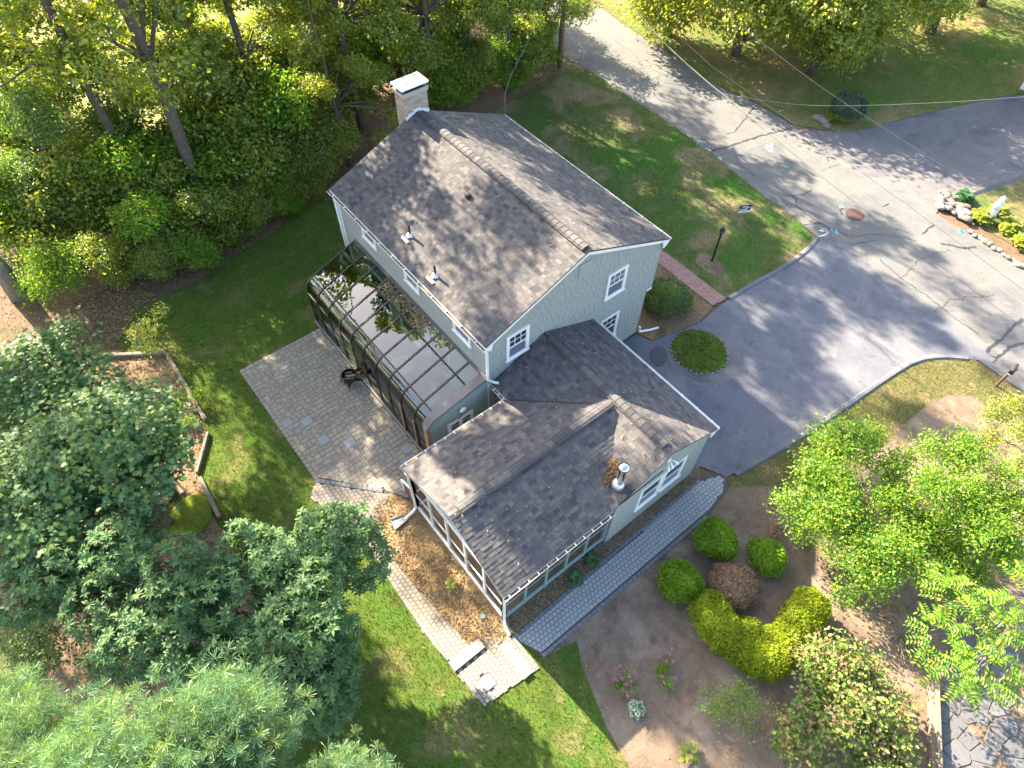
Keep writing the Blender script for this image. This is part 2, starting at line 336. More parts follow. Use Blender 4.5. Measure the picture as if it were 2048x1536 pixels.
# ---------------------------------------------------------------- the setting: ground, road, drives, lawns, beds
sheet('ground', [(-150, -110), (110, -110), (110, 150), (-150, 150)], -0.03, M['litter'])
roadL = GP([(1075, 60), (1126, 112), (1183, 142), (1240, 184), (1330, 238), (1393, 286), (1447, 327), (1526, 391), (1590, 435), (1631, 472), (1945, 712), (2048, 785)])
roadR = GP([(1180, 0), (1253, 54), (1336, 105), (1431, 171), (1511, 206), (1590, 254), (1700, 330), (1871, 425), (1904, 449), (1945, 472), (2048, 528)])
roadL = [(-60, 24.5), (-34, 21.5)] + roadL[1:] + [(20, 18.2), (60, 17)]; roadR = [(-60, 31.5), (-34, 28.2)] + roadR + [(20, 25.4), (60, 24.5)]
ROAD = smooth_poly(roadL, 1, False) + smooth_poly(roadR, 1, False)[::-1]
road = sheet('road', ROAD, 0.006, M['asphalt'])
drv = GP([(1625, 490), (1600, 513), (1560, 540), (1500, 572), (1455, 600), (1400, 645)]) + [(0.75, 8.2), (0.05, 8.0), (0.05, 4.6), (6.1, 4.6), (6.25, 5.3)] + \
    GP([(1455, 955), (1590, 880), (1680, 820), (1780, 750), (1830, 720), (1880, 712), (1930, 716)])
DRIVE = [(1.25, 20.2)] + drv + [(10.6, 18.9), (10.6, 19.2)]
drive = sheet('driveway', DRIVE, 0.012, M['drive'])
NDRV = GP([(1590, 258), (1680, 265), (1720, 262), (1800, 240), (1900, 215), (2048, 185)]) + [(9, 52), (14, 46)] + GP([(2048, 350), (1960, 385), (1900, 400), (1873, 424), (1866, 436), (1698, 340), (1584, 268)])
ndrive = sheet('neighbour_driveway', smooth_poly(NDRV, 1), 0.012, M['drive2'])
LAWNB = GP([(690, 405), (640, 400), (600, 412), (540, 470), (480, 503), (400, 560), (330, 592), (270, 620), (235, 690), (250, 705), (335, 712), (385, 800), (415, 870), (412, 905), (395, 950), (430, 1040), (450, 1075), (520, 1180), (500, 1400)]) + \
    [(4.5, -12.5), (14.5, -9), (14.2, -4.6)] + GP([(1252, 1521), (1215, 1459), (1190, 1397), (1165, 1335), (1153, 1283)]) + [(7.8, -2.9), (6.2, -3.9), (0, -3.9), (-4, 0), (-10.5, .5), (-10.5, 3.2), (-14, 3.0)]
sheet('back_lawn', LAWNB, 0.0, M['lawn'])
LAWNF = [(-10.3, 8.5), (-17, 9.0)] + GP([(985, 222), (1020, 205), (1070, 175), (1105, 150), (1122, 112), (1183, 142), (1240, 184), (1330, 238), (1393, 286), (1447, 327), (1526, 391), (1590, 435), (1629, 474), (1625, 490), (1600, 513), (1560, 540), (1500, 572), (1455, 600)]) + [(1.0, 12.75), (-4, 12.75), (-4, 8.5)]
sheet('front_lawn', LAWNF, 0.0, M['lawnf'])
LAWNR = GP([(1455, 957), (1590, 882), (1680, 822), (1780, 752), (1830, 722), (1880, 714), (1945, 716), (2048, 790)]) + [(14, 16.6)] + GP([(1966, 810), (1941, 793), (1900, 791), (1862, 805), (1813, 847), (1700, 960), (1600, 985), (1520, 972), (1462, 977)])
sheet('side_lawn', LAWNR, 0.0, M['lawnd'])
LAWNN = GP([(1253, 52), (1336, 103), (1431, 169), (1511, 203), (1590, 250), (1680, 264), (1720, 261), (1800, 239), (1900, 214), (2048, 184)]) + [(8, 60), (-30, 60), (-34, 30)]
sheet('neighbour_lawn', LAWNN, 0.0, M['lawnn'])
LAWNN2 = GP([(1905, 396), (1965, 382), (2048, 352)]) + [(14, 40), (20, 26)] + GP([(2048, 500), (1960, 455)])
sheet('neighbour_side_lawn', LAWNN2, -0.004, M['lawnd'])
YARD = [(-25, -9), (-23.5, -2), (-23.5, 2.5), (-27, 7), (-40, 9), (-60, 4), (-60, -16), (-36, -16)]
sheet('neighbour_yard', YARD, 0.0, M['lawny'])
BED = [(7.8, -4.0)] + GP([(1153, 1281), (1165, 1335), (1190, 1397), (1215, 1459), (1252, 1521)]) + [(14.2, -4.6), (22, -2), (22, 16)] + GP([(1966, 808), (1941, 791), (1900, 789), (1862, 803), (1813, 845), (1700, 958), (1600, 983), (1520, 970), (1458, 975)]) + [(7.86, 3.87)]
sheet('garden_bed', BED, 0.006, M['soil'])
PEB = [(6.02, -4.15), (6.7, -4.2), (6.58, 4.9), (6.2, 5.25), (6.2, .35), (6.02, .35)]
sheet('pebble_strip', PEB, 0.014, M['pebble'])
PORCHBED = GP([(782, 986), (748, 1010), (745, 1060), (765, 1095), (800, 1136), (863, 1207), (938, 1292), (956, 1283)]) + [(6.6, -4.9), (6.65, -4.25), (6.0, -3.9), (1.1, -3.9), (.4, -4.35)]
sheet('needle_bed', PORCHBED, 0.03, M['needles'])
FRONTBED = [(0.05, 8.05), (-4, 8.05), (-4, 12.0), (1.05, 11.88), (1.3, 10.7), (.75, 8.3)]
sheet('front_bed', FRONTBED, 0.005, M['mulch'])
LITBED = GP([(250, 700), (335, 708), (385, 800), (415, 870), (412, 905), (395, 950), (430, 1040), (455, 1080), (300, 1100), (100, 900), (150, 700)])
sheet('left_bed', LITBED, 0.006, M['mulch'])
FLAGB = GP([(1866, 1340), (1950, 1290), (2048, 1290)]) + [(23, 6.5), (19, 2)] + GP([(1868, 1560)])
sheet('flagstone_path', FLAGB, 0.012, M['soil'])
# island in the driveway
ic = np.array([2.42, 9.45]); ring = [(ic[0] + (1.16 + .03 * math.sin(5 * a)) * math.cos(a) * 1.02, ic[1] + 1.16 * math.sin(a)) for a in np.linspace(0, 2 * math.pi, 40, endpoint=False)]
for k in range(34):
    a = k * 2 * math.pi / 34; p = (ic[0] + 1.2 * math.cos(a), ic[1] + 1.2 * math.sin(a)); MB().prism([(p[0] + .075 * math.cos(a + q) * (1 + .3 * math.sin(k + q)), p[1] + .075 * math.sin(a + q)) for q in np.linspace(0, 6.28, 7)[:-1]], 0, .05 + .02 * math.sin(k * 2.1)).build('edging_stone', M['stone'], drive)
isl = MB().prism(ring, 0.0, 0.07).build('driveway_island', M['lawn']); tag(isl, kind='structure')
apron = [(ic[0] + .2 + 1.62 * math.cos(a), ic[1] + .12 + 1.62 * math.sin(a)) for a in np.linspace(-2.4, 1.9, 30)] + [(ic[0] + 1.2 * math.cos(a), ic[1] + 1.2 * math.sin(a)) for a in np.linspace(1.9, -2.4, 30)]
sheet('patched_asphalt', apron, 0.017, M['drive2'], parent=drive)
sheet('tar_patch', smooth_poly(GP([(1296, 706), (1312, 692), (1330, 696), (1336, 712), (1328, 730), (1314, 736), (1302, 726)]), 2), 0.018, M['tar'], parent=drive)
# asphalt berm along the driveway edges
def berm(pts, name, mat, parent, wdt=.14, h=.075):
    pts = smooth_poly(pts, 1, False); mb = MB(); n = len(pts); P = [np.array(p) for p in pts]
    V = []
    for i, p in enumerate(P):
        d = P[min(i + 1, n - 1)] - P[max(i - 1, 0)]; d /= np.linalg.norm(d); r = np.array((d[1], -d[0]))
        for k, (a, zz) in enumerate(((-1, 0.003), (-.45, h), (.45, h), (1, 0.003))):
            q = p + r * a * wdt; V.append((q[0], q[1], zz + .004 * math.sin(i * 1.7)))
    F = [(i * 4 + k, i * 4 + k + 1, i * 4 + k + 5, i * 4 + k + 4) for i in range(n - 1) for k in range(3)]
    return mb.add(V, F).build(name, mat, parent)
berm(GP([(1634, 476), (1625, 490), (1600, 513), (1560, 540), (1500, 572), (1458, 598)]), 'kerb_berm', M['drive'], drive)
berm(GP([(1470, 950), (1590, 881), (1680, 821), (1780, 751), (1830, 721), (1880, 713), (1935, 718)]), 'kerb_berm', M['drive'], drive)
berm(GP([(1898, 398), (1960, 379), (2048, 346)]), 'kerb_berm', M['drive2'], ndrive, .3, .1)
# crack sealer seams, manhole, paint marks on the road
def seam(pts, wd, parent=None, mat='tar', z=.011, name='tar_seam', jit=.03):
    pts = GP(pts); P = []
    for i in range(len(pts) - 1):
        a, b = np.array(pts[i]), np.array(pts[i + 1]); k = max(2, int(np.linalg.norm(b - a) / .16))
        P += [a + (b - a) * q / k for q in range(k)]
    P.append(np.array(pts[-1])); P = [p + rng.normal(0, jit, 2) for p in P]; V = []; n = len(P)
    for i, p in enumerate(P):
        d = P[min(i + 1, n - 1)] - P[max(i - 1, 0)]; d /= np.linalg.norm(d) + 1e-9; r = np.array((-d[1], d[0])) * wd * (.5 + rng.random() * .8) / 2
        V += [(*(p - r), z), (*(p + r), z)]
    F = np.array([(2 * i, 2 * i + 1, 2 * i + 3, 2 * i + 2) for i in range(n - 1)])
    me = nmesh(name, V, [F], M[mat]); return link(bpy.data.objects.new(name, me), parent or road)
for pts, wd in [([(1424, 302), (1470, 290), (1520, 272), (1560, 262), (1583, 256)], .2), ([(1655, 318), (1665, 308), (1685, 303), (1693, 297)], .16), ([(1655, 318), (1657, 324)], .1), ([(1685, 303), (1690, 312), (1697, 308)], .1),
                ([(1572, 390), (1585, 392), (1592, 400), (1595, 412), (1610, 428), (1640, 446), (1665, 460), (1695, 470)], .13), ([(1585, 392), (1605, 390), (1625, 380)], .12),
                ([(1612, 450), (1625, 448), (1640, 446)], .14), ([(1470, 325), (1490, 335), (1510, 352)], .08), ([(1380, 276), (1408, 280), (1424, 290)], .1), ([(1455, 268), (1470, 263), (1510, 212)], .1),
                ([(1880, 487), (1900, 490), (1930, 497)], .16), ([(1930, 497), (1950, 495)], .2), ([(1960, 720), (1975, 700), (1990, 690), (2010, 672), (2026, 652), (2048, 640)], .2),
                ([(1984, 725), (2000, 712), (2020, 697), (2048, 685)], .2), ([(1975, 707), (1990, 715)], .1), ([(1752, 408), (1765, 414), (1780, 408)], .12), ([(1845, 470), (1860, 455), (1868, 450)], .12),
                ([(1690, 415), (1682, 422), (1684, 430)], .2), ([(1760, 520), (1800, 555), (1850, 590), (1900, 630), (1960, 670)], .07), ([(1702, 492), (1725, 486), (1750, 480)], .08)]:
    seam(pts, wd * .7)
for pts in [[(1200, 40), (1290, 62)], [(1300, 160), (1370, 138)], [(1640, 340), (1700, 325)], [(1260, 120), (1330, 150), (1420, 160)], [(1700, 470), (1760, 470), (1830, 480)], [(1800, 560), (1840, 520), (1900, 500)], [(1850, 640), (1900, 600), (1990, 590)], [(1230, 80), (1270, 110), (1300, 160)]]:
    seam(pts, .035, jit=.05)
mh = G(1709, 429); hole = thing('manhole_cover', (mh[0], mh[1], .008), 'rusty red round manhole cover set in the road', 'manhole cover')
MB().lathe([(.47, 0), (.47, .012), (.44, .016), (.44, .012), (.43, .012)], n=36).build('rim', M['rust'], hole)
MB().lathe([(.425, .004), (.425, .016), (.40, .02), (.36, .02), (.345, .013), (.30, .013), (.285, .02), (.24, .02), (.225, .013), (.18, .013), (.165, .02), (.1, .02), (.085, .013), (.03, .013)], n=36).build('lid', M['rust'], hole)
def stroke(pts, wd, mat): return seam(pts, wd, None, mat, .014, 'paint_mark', .004)
for pts in ([(1530, 296), (1546, 288)], [(1530, 296), (1534, 290)], [(1530, 296), (1536, 298)], [(1546, 288), (1541, 288)], [(1546, 288), (1543, 293)], [(1538, 292), (1546, 297)],   # arrows
            [(1534, 299), (1538, 303)], [(1538, 303), (1543, 301), (1540, 297), (1534, 299)], [(1546, 299), (1541, 300), (1542, 304), (1546, 303)],
            [(1636, 461), (1657, 466), (1645, 472), (1637, 473)], [(1649, 457), (1657, 466)], [(1641, 460), (1645, 463), (1648, 461)], [(1642, 458), (1647, 459)], [(1410, 296), (1422, 302)], [(1436, 316), (1444, 320)], [(1437, 314), (1445, 317)],
            [(1196, 144), (1202, 141), (1208, 146)], [(1558, 224), (1563, 220), (1568, 222)]): stroke(pts, .045, 'paintw')
for pts in ([(1394, 284), (1400, 290), (1404, 286)], [(1661, 457), (1676, 466)], [(1663, 455), (1662, 460), (1675, 462)], [(1918, 462), (1930, 462)], [(1916, 465), (1932, 466)], [(1920, 459), (1930, 469)], [(1765, 520), (1775, 530)], [(1394, 288), (1404, 290)]): stroke(pts, .09, 'paintb')
for pts in ([(1563, 330), (1576, 336)], [(1678, 412), (1690, 416)], [(1680, 416), (1684, 410)]): stroke(pts, .09, 'paintg')

# ---------------------------------------------------------------- pavers, bricks, slabs
BOX = MB().box(0, 1, 0, 1, 0, 1)
def shared_box(mat):
    if mat not in MESH: MESH[mat] = BOX.mesh('piece', M[mat])
    return MESH[mat]
WEDGE = MB().add([(0, 0, 0), (1, 0, 0), (1, 1, 0), (0, 1, 0), (0, 0, 1), (1, 0, 1), (1, 1, .25), (0, 1, .25)], [(4, 5, 6, 7), (0, 1, 5, 4), (1, 2, 6, 5), (2, 3, 7, 6), (3, 0, 4, 7)])
def shared_wedge(mat):
    k = 'w' + mat
    if k not in MESH: MESH[k] = WEDGE.mesh('piece', M[mat])
    return MESH[k]
def frame(O, U, V):
    U = np.array(U, float); V = np.array(V, float); U /= np.linalg.norm(U); V /= np.linalg.norm(V); N = np.cross(U, V)
    return np.array(O, float), U, V, N
def lay(parent, name, fr, rects, mat, keep=300, wedge=False, stuffname=None):
    """rects: (u0,v0,u1,v1,n0,n1) pieces on a plane; the ones showing largest become objects, the rest one mesh"""
    O, U, V, N = fr; R = np.array(rects, float)
    cen = O + np.outer((R[:, 0] + R[:, 2]) / 2, U) + np.outer((R[:, 1] + R[:, 3]) / 2, V)
    vd = cen - CAM; dist = np.linalg.norm(vd, axis=1)
    pr = np.stack([1024 + FPX * (vd @ RT) / (vd @ FW), 768 - FPX * (vd @ UP) / (vd @ FW)], 1)
    vis = (pr[:, 0] > 0) & (pr[:, 0] < 2048) & (pr[:, 1] > 0) & (pr[:, 1] < 1536)
    size = (R[:, 2] - R[:, 0]) * (R[:, 3] - R[:, 1]) * np.abs((vd / dist[:, None]) @ N) / dist ** 2 * np.where(vis, 1, .001)
    order = np.argsort(-size); solo = order[:keep]; rest = order[keep:]
    me = shared_wedge(mat) if wedge else shared_box(mat)
    for i in solo:
        u0, v0, u1, v1, n0, n1 = R[i]; o = bpy.data.objects.new(name, me); p = O + U * u0 + V * v0 + N * n0
        a, b_, c_ = U * (u1 - u0), V * (v1 - v0), N * (n1 - n0)
        o.matrix_world = Matrix(((a[0], b_[0], c_[0], p[0]), (a[1], b_[1], c_[1], p[1]), (a[2], b_[2], c_[2], p[2]), (0, 0, 0, 1)))
        link(o, parent)
    if len(rest):
        src = WEDGE if wedge else BOX
        T8 = np.array(src.v); VV = []; r = R[rest]
        for tx, ty, tz in T8:
            VV.append(O + np.outer(r[:, 0] + (r[:, 2] - r[:, 0]) * tx, U) + np.outer(r[:, 1] + (r[:, 3] - r[:, 1]) * ty, V) + np.outer(r[:, 4] + (r[:, 5] - r[:, 4]) * tz, N))
        VV = np.stack(VV, 1).reshape(-1, 3); F = np.array(src.f); F = (F[None] + 8 * np.arange(len(r))[:, None, None]).reshape(-1, 4)
        o = link(bpy.data.objects.new(stuffname or name + '_rows', nmesh('pieces', VV, [F], M[mat])), parent); o['kind'] = 'stuff'
def ashlar(x0, x1, y0, y1, u, seed, big=.02):
    """random rectangular paving on a grid of u"""
    r = random.Random(seed); nx = int((x1 - x0) / u); ny = int((y1 - y0) / u); occ = np.zeros((nx, ny), bool); out = []
    for j in range(ny):
        for i in range(nx):
            if occ[i, j]: continue
            opts = [(2, 2), (2, 2), (2, 1), (1, 2), (3, 2), (2, 3), (2, 2), (1, 1)]
            if r.random() < big: opts = [(4, 4)]
            r.shuffle(opts)
            for a, c in opts + [(1, 1)]:
                if i + a <= nx and j + c <= ny and not occ[i:i + a, j:j + c].any(): break
            occ[i:i + a, j:j + c] = True; out.append((x0 + i * u, y0 + j * u, x0 + (i + a) * u, y0 + (j + c) * u, a * c))
    return out
gap = .017
def clip_half(poly, p, n):
    out = []
    for a, b in zip(poly, poly[1:] + poly[:1]):
        da, db = (a - p) @ n, (b - p) @ n
        if da <= 0: out.append(a)
        if (da < 0 < db) or (db < 0 < da): out.append(a + (b - a) * da / (da - db))
    return out
def paving(parent, rects, poly, mat, base=.008, top=.042, keep=300, big=None, name='paver', fr=None):
    fr = fr or frame((0, 0, 0), (1, 0, 0), (0, 1, 0)); A = []; B = []
    O, U, V, N = fr
    cen = np.array([O + U * (r[0] + r[2]) / 2 + V * (r[1] + r[3]) / 2 for r in rects])[:, :2]; ok = inpoly(cen, poly)
    ident = abs(U[0] - 1) < 1e-6 and poly is not None
    for r, k in zip(rects, ok):
        if ident:
            cs = inpoly([(r[0], r[1]), (r[2], r[1]), (r[2], r[3]), (r[0], r[3])], poly)
            if not cs.any() and not k: continue
            if not cs.all():
                pc = [np.array(q, float) for q in poly]
                for p_, n_ in (((r[0] + gap / 2, 0), (-1, 0)), ((r[2] - gap / 2, 0), (1, 0)), ((0, r[1] + gap / 2), (0, -1)), ((0, r[3] - gap / 2), (0, 1))):
                    if len(pc) > 2: pc = clip_half(pc, np.array(p_), np.array(n_, float))
                if len(pc) > 2:
                    ar = abs(sum(a[0] * b[1] - b[0] * a[1] for a, b in zip(pc, pc[1:] + pc[:1]))) / 2
                    if ar > .2 * (r[2] - r[0]) * (r[3] - r[1]): MB().prism([tuple(q) for q in pc], base, top + rng.normal(0, .0025)).build(name, M[mat], parent)
                continue
        if not k: continue
        q = (r[0] + gap / 2, r[1] + gap / 2, r[2] - gap / 2, r[3] - gap / 2, base, top + rng.normal(0, .0025))
        (B if (big and len(r) > 4 and r[4] >= 16) else A).append(q)
    lay(parent, name, fr, A, mat, keep)
    if B: lay(parent, 'bluestone_slab', fr, B, big, 300)
    return A
PATIO = [(-8.72, -6.5), (-2.2, -6.5), (-.35, -4.85), (.35, -4.4), (1.1, -3.95), (1.1, 0.3), (-.1, .3), (-.1, -2.72), (-8.72, -2.72)]
patio = sheet('patio', PATIO, 0.012, M['sand'])
paving(patio, ashlar(-8.55, 1.2, -6.33, .3, .105, 3, .012), [(-8.56, -6.34), (-2.3, -6.34), (-.35, -4.7), (.35, -4.25), (1.1, -3.8), (1.1, 0.25), (-.1, .25), (-.1, -2.74), (-8.56, -2.74)], 'paver', keep=300, big='slab')
bo = [(-8.72, -6.5 + .21 * k, -8.55, -6.5 + .21 * (k + 1)) for k in range(18)] + [(-8.55 + .21 * k, -6.5, -8.55 + .21 * (k + 1), -6.33) for k in range(30)]
paving(patio, bo, [(-9, -7), (2, -7), (2, 1), (-9, 1)], 'paver', keep=50, name='border_paver')
# soldier strip between patio and walk
a0, a1 = np.array((-2.2, -6.55)), np.array((-.3, -4.83)); d_ = a1 - a0; L_ = np.linalg.norm(d_)
paving(patio, [(k * .2, 0, k * .2 + .2, .17) for k in range(int(L_ / .2) + 1)], [(-9, -8), (3, -8), (3, 1), (-9, 1)], 'border', name='border_paver', top=.047, fr=frame((*a0, 0), (*d_, 0), (-d_[1], d_[0], 0)))
LWALK = GP([(630, 966), (621, 996), (729, 1078), (791, 1180), (845, 1265), (898, 1325), (956, 1280), (938, 1290), (863, 1209), (800, 1138), (772, 1090), (758, 1040), (782, 990)])
lwalk = sheet('side_walk', LWALK, 0.010, M['sand'])
rows = [(-3 + .155 * i + (0.075 if j % 2 else 0), -7.6 + .15 * j, -3 + .155 * (i + 1) + (0.075 if j % 2 else 0), -7.6 + .15 * (j + 1)) for j in range(24) for i in range(62)]
a = math.radians(1.5)
paving(lwalk, rows, LWALK, 'paver', keep=300)
LAND = [(6.08, -6.36), (7.78, -6.2), (7.98, -4.15), (6.68, -4.2), (6.5, -4.6), (6.05, -5.1)]
land = sheet('landing', LAND, 0.011, M['sand'])
rows = [(5.9 + .155 * i + (.075 if j % 2 else 0), -6.4 + .15 * j, 5.9 + .155 * (i + 1) + (.075 if j % 2 else 0), -6.4 + .15 * (j + 1)) for j in range(16) for i in range(15)]
sl_ = [(6.07, -6.33, 6.42, -5.14), (6.67, -4.78, 7.95, -4.44), (7.08, -5.95, 7.5, -5.52)]
rows = [r for r in rows if not any(r[0] < q[2] - .03 and r[2] > q[0] + .03 and r[1] < q[3] - .03 and r[3] > q[1] + .03 for q in sl_)]
paving(land, rows, LAND, 'paver')
lay(land, 'granite_slab', frame((0, 0, 0), (1, 0, 0), (0, 1, 0)), [(*sl_[0], .0, .12), (*sl_[1], .0, .12)], 'granite')
lay(land, 'bluestone_slab', frame((0, 0, 0), (1, 0, 0), (0, 1, 0)), [(*sl_[2], .0, .05)], 'slab')
RWALK = [(6.70, -4.23), (6.55, 4.75), (6.75, 5.5), (7.2, 5.74), (7.6, 5.2), (7.84, 3.87), (7.82, -3.85)]
rwalk = sheet('garden_walk', RWALK, 0.016, M['sand'])
inner = [(6.84, -4.2), (6.70, 4.8), (6.95, 5.5), (7.2, 5.55), (7.5, 5.1), (7.70, 3.87), (7.68, -3.8)]
rows = [(6.5 + .145 * i, -4.3 + .16 * j + (.08 if i % 2 else 0), 6.5 + .145 * (i + 1), -4.3 + .16 * (j + 1) + (.08 if i % 2 else 0)) for j in range(64) for i in range(9)]
paving(rwalk, rows, inner, 'paverb', keep=300)
bo = []
paving(rwalk, [(k * .21, 0, k * .21 + .21, .13) for k in range(43)], [(5, -5), (9, -5), (9, 6), (5, 6)], 'border', name='border_paver', fr=frame((6.84, -4.22, 0), (-.016, 1, 0), (-1, -.016, 0)))
paving(rwalk, [(k * .21, 0, k * .21 + .21, .13) for k in range(37)], [(5, -5), (9, -5), (9, 6), (5, 6)], 'border', name='border_paver', fr=frame((7.83, -3.85, 0), (.002, 1, 0), (-1, .002, 0)))
BWALK = [(-6, 12.0), (1.02, 11.9), (1.12, 12.72), (-6, 12.75)]
bwalk = sheet('brick_walk', BWALK, 0.014, M['sand'])
rows = [(-6 + .2 * i + (.1 if j % 2 else 0), 11.92 + .105 * j, -5.8 + .2 * i + (.1 if j % 2 else 0), 11.92 + .105 * (j + 1)) for j in range(8) for i in range(36)]
paving(bwalk, rows, BWALK, 'brick', name='brick', keep=300)
# flagstones
fp = tag(sheet('flag_base', FLAGB, -.01, M['soil'], parent=bpy.data.objects['flagstone_path']))
r = random.Random(5)
cells = []; seeds = [np.array((15.0 + i * .52 + r.uniform(-.2, .2), 2.0 + j * .52 + r.uniform(-.2, .2))) for j in range(12) for i in range(14)]
for c in seeds:
    if not inpoly([c], FLAGB)[0] or r.random() < .14: continue
    poly = [c + np.array(q) for q in ((-.6, -.6), (.6, -.6), (.6, .6), (-.6, .6))]
    for q in seeds:
        d = q - c; l = np.linalg.norm(d)
        if 0 < l < 1.3: poly = clip_half(poly, c + d / 2 - d / l * .022, d / l)
    if len(poly) > 2: cells.append([tuple(q) for q in poly])
for poly in cells:
    MB().prism(poly, 0.0, .03 + r.random() * .015).build('flagstone', M['flag'], bpy.data.objects['flagstone_path'])

# ---------------------------------------------------------------- the house
house = thing('house', (0, 0, 0), 'grey shingled two-storey house with charcoal roof, low wing and screened porch', 'house')
RY, RZ, EY0, EZ0, EY1, EZ1, X0, X1 = 4.18, 7.11, -.17, 5.35, 8.53, 5.25, -10.13, .09
SR = (RZ - EZ0) / (RY - EY0); SF = (RZ - EZ1) / (EY1 - RY)
def zr(y): return RZ - (RY - y) * SR if y < RY else RZ - (y - RY) * SF
# walls: main block (upper floor oversails the lower one at the front)
body = [(0, 0.0), (8.05, 0.0), (8.05, 2.66), (8.33, 2.72), (8.33, zr(8.33) - .06), (RY, RZ - .08), (0, zr(0) - .06)]
wall = MB().extr([(-10.0, y, z) for y, z in body], (10.0 - .02, 0, 0)).build('wall', M['wallback'], house)
WX, WRY, WRZ, WEY0, WEZ0, WEY1, WEZ1 = 6.30, 2.5, 4.13, .07, 3.10, 5.03, 3.04
SW0 = (WRZ - WEZ0) / (WRY - WEY0); SW1 = (WRZ - WEZ1) / (WEY1 - WRY)
wbody = [(.3, 0), (4.75, 0), (4.75, WRZ - (4.75 - WRY) * SW1 - .06), (WRY, WRZ - .07), (.3, WRZ - (WRY - .3) * SW0 - .06)]
wwall = MB().extr([(0.0, y, z) for y, z in wbody], (6.21, 0, 0)).build('wall', M['wallback'], house)
PX, PZ, PXL, PXR, PZL, PZR, PY0 = 3.69, 4.16, .94, 6.27, 3.10, 3.02, -4.29
SPL = (PZ - PZL) / (PX - PXL); SPR = (PZ - PZR) / (PXR - PX)
def zp(x): return PZ - (PX - x) * SPL if x < PX else PZ - (x - PX) * SPR
def zw(y): return WRZ - (WRY - y) * SW0 if y < WRY else WRZ - (y - WRY) * SW1
# siding: courses of shingles with their own edges
def course_rects(poly2, exposure, wmin, wmax, seed, holes=()):
    """poly2 in wall (u,v); rows of shingles clipped to the polygon outline"""
    r = random.Random(seed); P = np.array(poly2); out = []; v = P[:, 1].min(); n = len(poly2)
    while v < P[:, 1].max() - .02:
        vm = v + exposure * .5; xs = []
        for i in range(n):
            (x0, y0), (x1, y1) = poly2[i], poly2[(i + 1) % n]
            if (y0 > vm) != (y1 > vm): xs.append(x0 + (vm - y0) * (x1 - x0) / (y1 - y0))
        xs.sort()
        for a, c in zip(xs[::2], xs[1::2]):
            segs = [(a, c)]
            for hx0, hx1, hy0, hy1 in holes:
                if hy0 < vm < hy1: segs = [q for s0, s1 in segs for q in ((s0, min(s1, hx0)), (max(s0, hx1), s1)) if q[1] - q[0] > .02]
            for s0, s1 in segs:
                u = s0 - r.random() * wmin if s0 == a else s0
                while u < s1 - .015:
                    q = u + r.uniform(wmin, wmax); k = min(q, s1)
                    if s1 - k < .06: k = s1
                    out.append((max(u, s0) + .006, v, k - .006, v + exposure * .92, 0, .028 + r.random() * .008)); u = k  # course cut short; the dark gap stands in for shadow under the butts
        v += exposure
    return out
frE = frame((-.02, 0, 0), (0, 1, 0), (0, 0, 1))
gpoly = [(0.1, .15), (8.02, .15), (8.02, 2.68), (8.31, 2.74), (8.31, zr(8.31) - .08), (RY, RZ - .12), (0.1, zr(0) - .08)]
winG = [(5.46, 6.47, 3.83, 5.12), (.75, 1.75, 3.83, 5.12), (5.5, 6.52, 1.13, 2.58)]
g_r = course_rects(gpoly, .165, .13, .34, 11, [(a, b, c, d) for a, b, c, d in winG])
g_r = [q for q in g_r if not ((.3 < (q[0] + q[2]) / 2 < 4.9) and q[3] < zw((q[0] + q[2]) / 2) - .25)]   # hidden behind the wing roof
lay(wall, 'siding_shingle', frE, g_r, 'siding', 170, True, 'siding_courses')
frW = frame((6.21, 0, 0), (0, 1, 0), (0, 0, 1))
wpoly = [(.32, .1), (4.73, .1), (4.73, zw(4.73) - .09), (WRY, WRZ - .1), (.32, zw(.32) - .09)]
winW = [(1.5, 3.75, 1.12, 2.6)]
lay(wwall, 'siding_shingle', frW, course_rects(wpoly, .165, .13, .34, 12, winW), 'siding', 130, True, 'siding_courses')
frR = frame((-10.0, 0, 0), (1, 0, 0), (0, 0, 1))
rp = [(0, 3.3), (10.0, 3.3), (10.0, 5.28), (0, 5.28)]
rear_w = [(-8.1, -7.1), (-5.08, -4.13), (-1.98, -.95)]
lay(wall, 'clapboard', frR, [(0.0 + .003, .2 + .16 * k, 10.0, .2 + .16 * (k + 1), 0, .02) for k in range(31)], 'siding', 40, True)
lay(wall, 'clapboard', frame((-10.0, 8.3, 0), (0, -1, 0), (0, 0, 1)), [(.05, .2 + .2 * k, 8.2, .2 + .2 * (k + 1), 0, .02) for k in range(24)], 'siding', 30, True)
# roofs ------------------------------------------------------------------
def roof(name, O, U, V, W, L, seed, keep, clip=None, expo=.142, deck=.05):
    fr = frame(O, U, V); O_, U_, V_, N_ = fr
    P = [O_, O_ + U_ * W, O_ + U_ * W + V_ * L, O_ + V_ * L]
    rf = MB().hexa([p - N_ * deck for p in P] + [p - N_ * .002 for p in P]).build(name, M['roofdeck'], house)
    r = random.Random(seed); out = []; v = 0.0; k = 0
    while v < L - .01:
        u = -r.random() * .3; thick = r.random() < .5
        while u < W:
            q = u + r.uniform(.11, .30); a, b = max(u, 0), min(q, W)
            if b - a > .02:
                c = O_ + U_ * (a + b) / 2 + V_ * (v + expo / 2)
                if clip is None or clip(c): out.append((a + .003, v - .012, b - .003, min(v + expo, L), .0, (.0125 if thick else .007) + r.random() * .002))
            thick = not thick if r.random() < .8 else thick; u = q
        v += expo
    lay(rf, 'shingle', fr, out, 'shingle', keep, True, 'shingle_courses'); return rf
Lr = math.hypot(RY - EY0, RZ - EZ0); Lf = math.hypot(EY1 - RY, RZ - EZ1)
roof('roof', (X0, EY0, EZ0), (1, 0, 0), (0, RY - EY0, RZ - EZ0), X1 - X0, Lr, 21, 0 + 60)
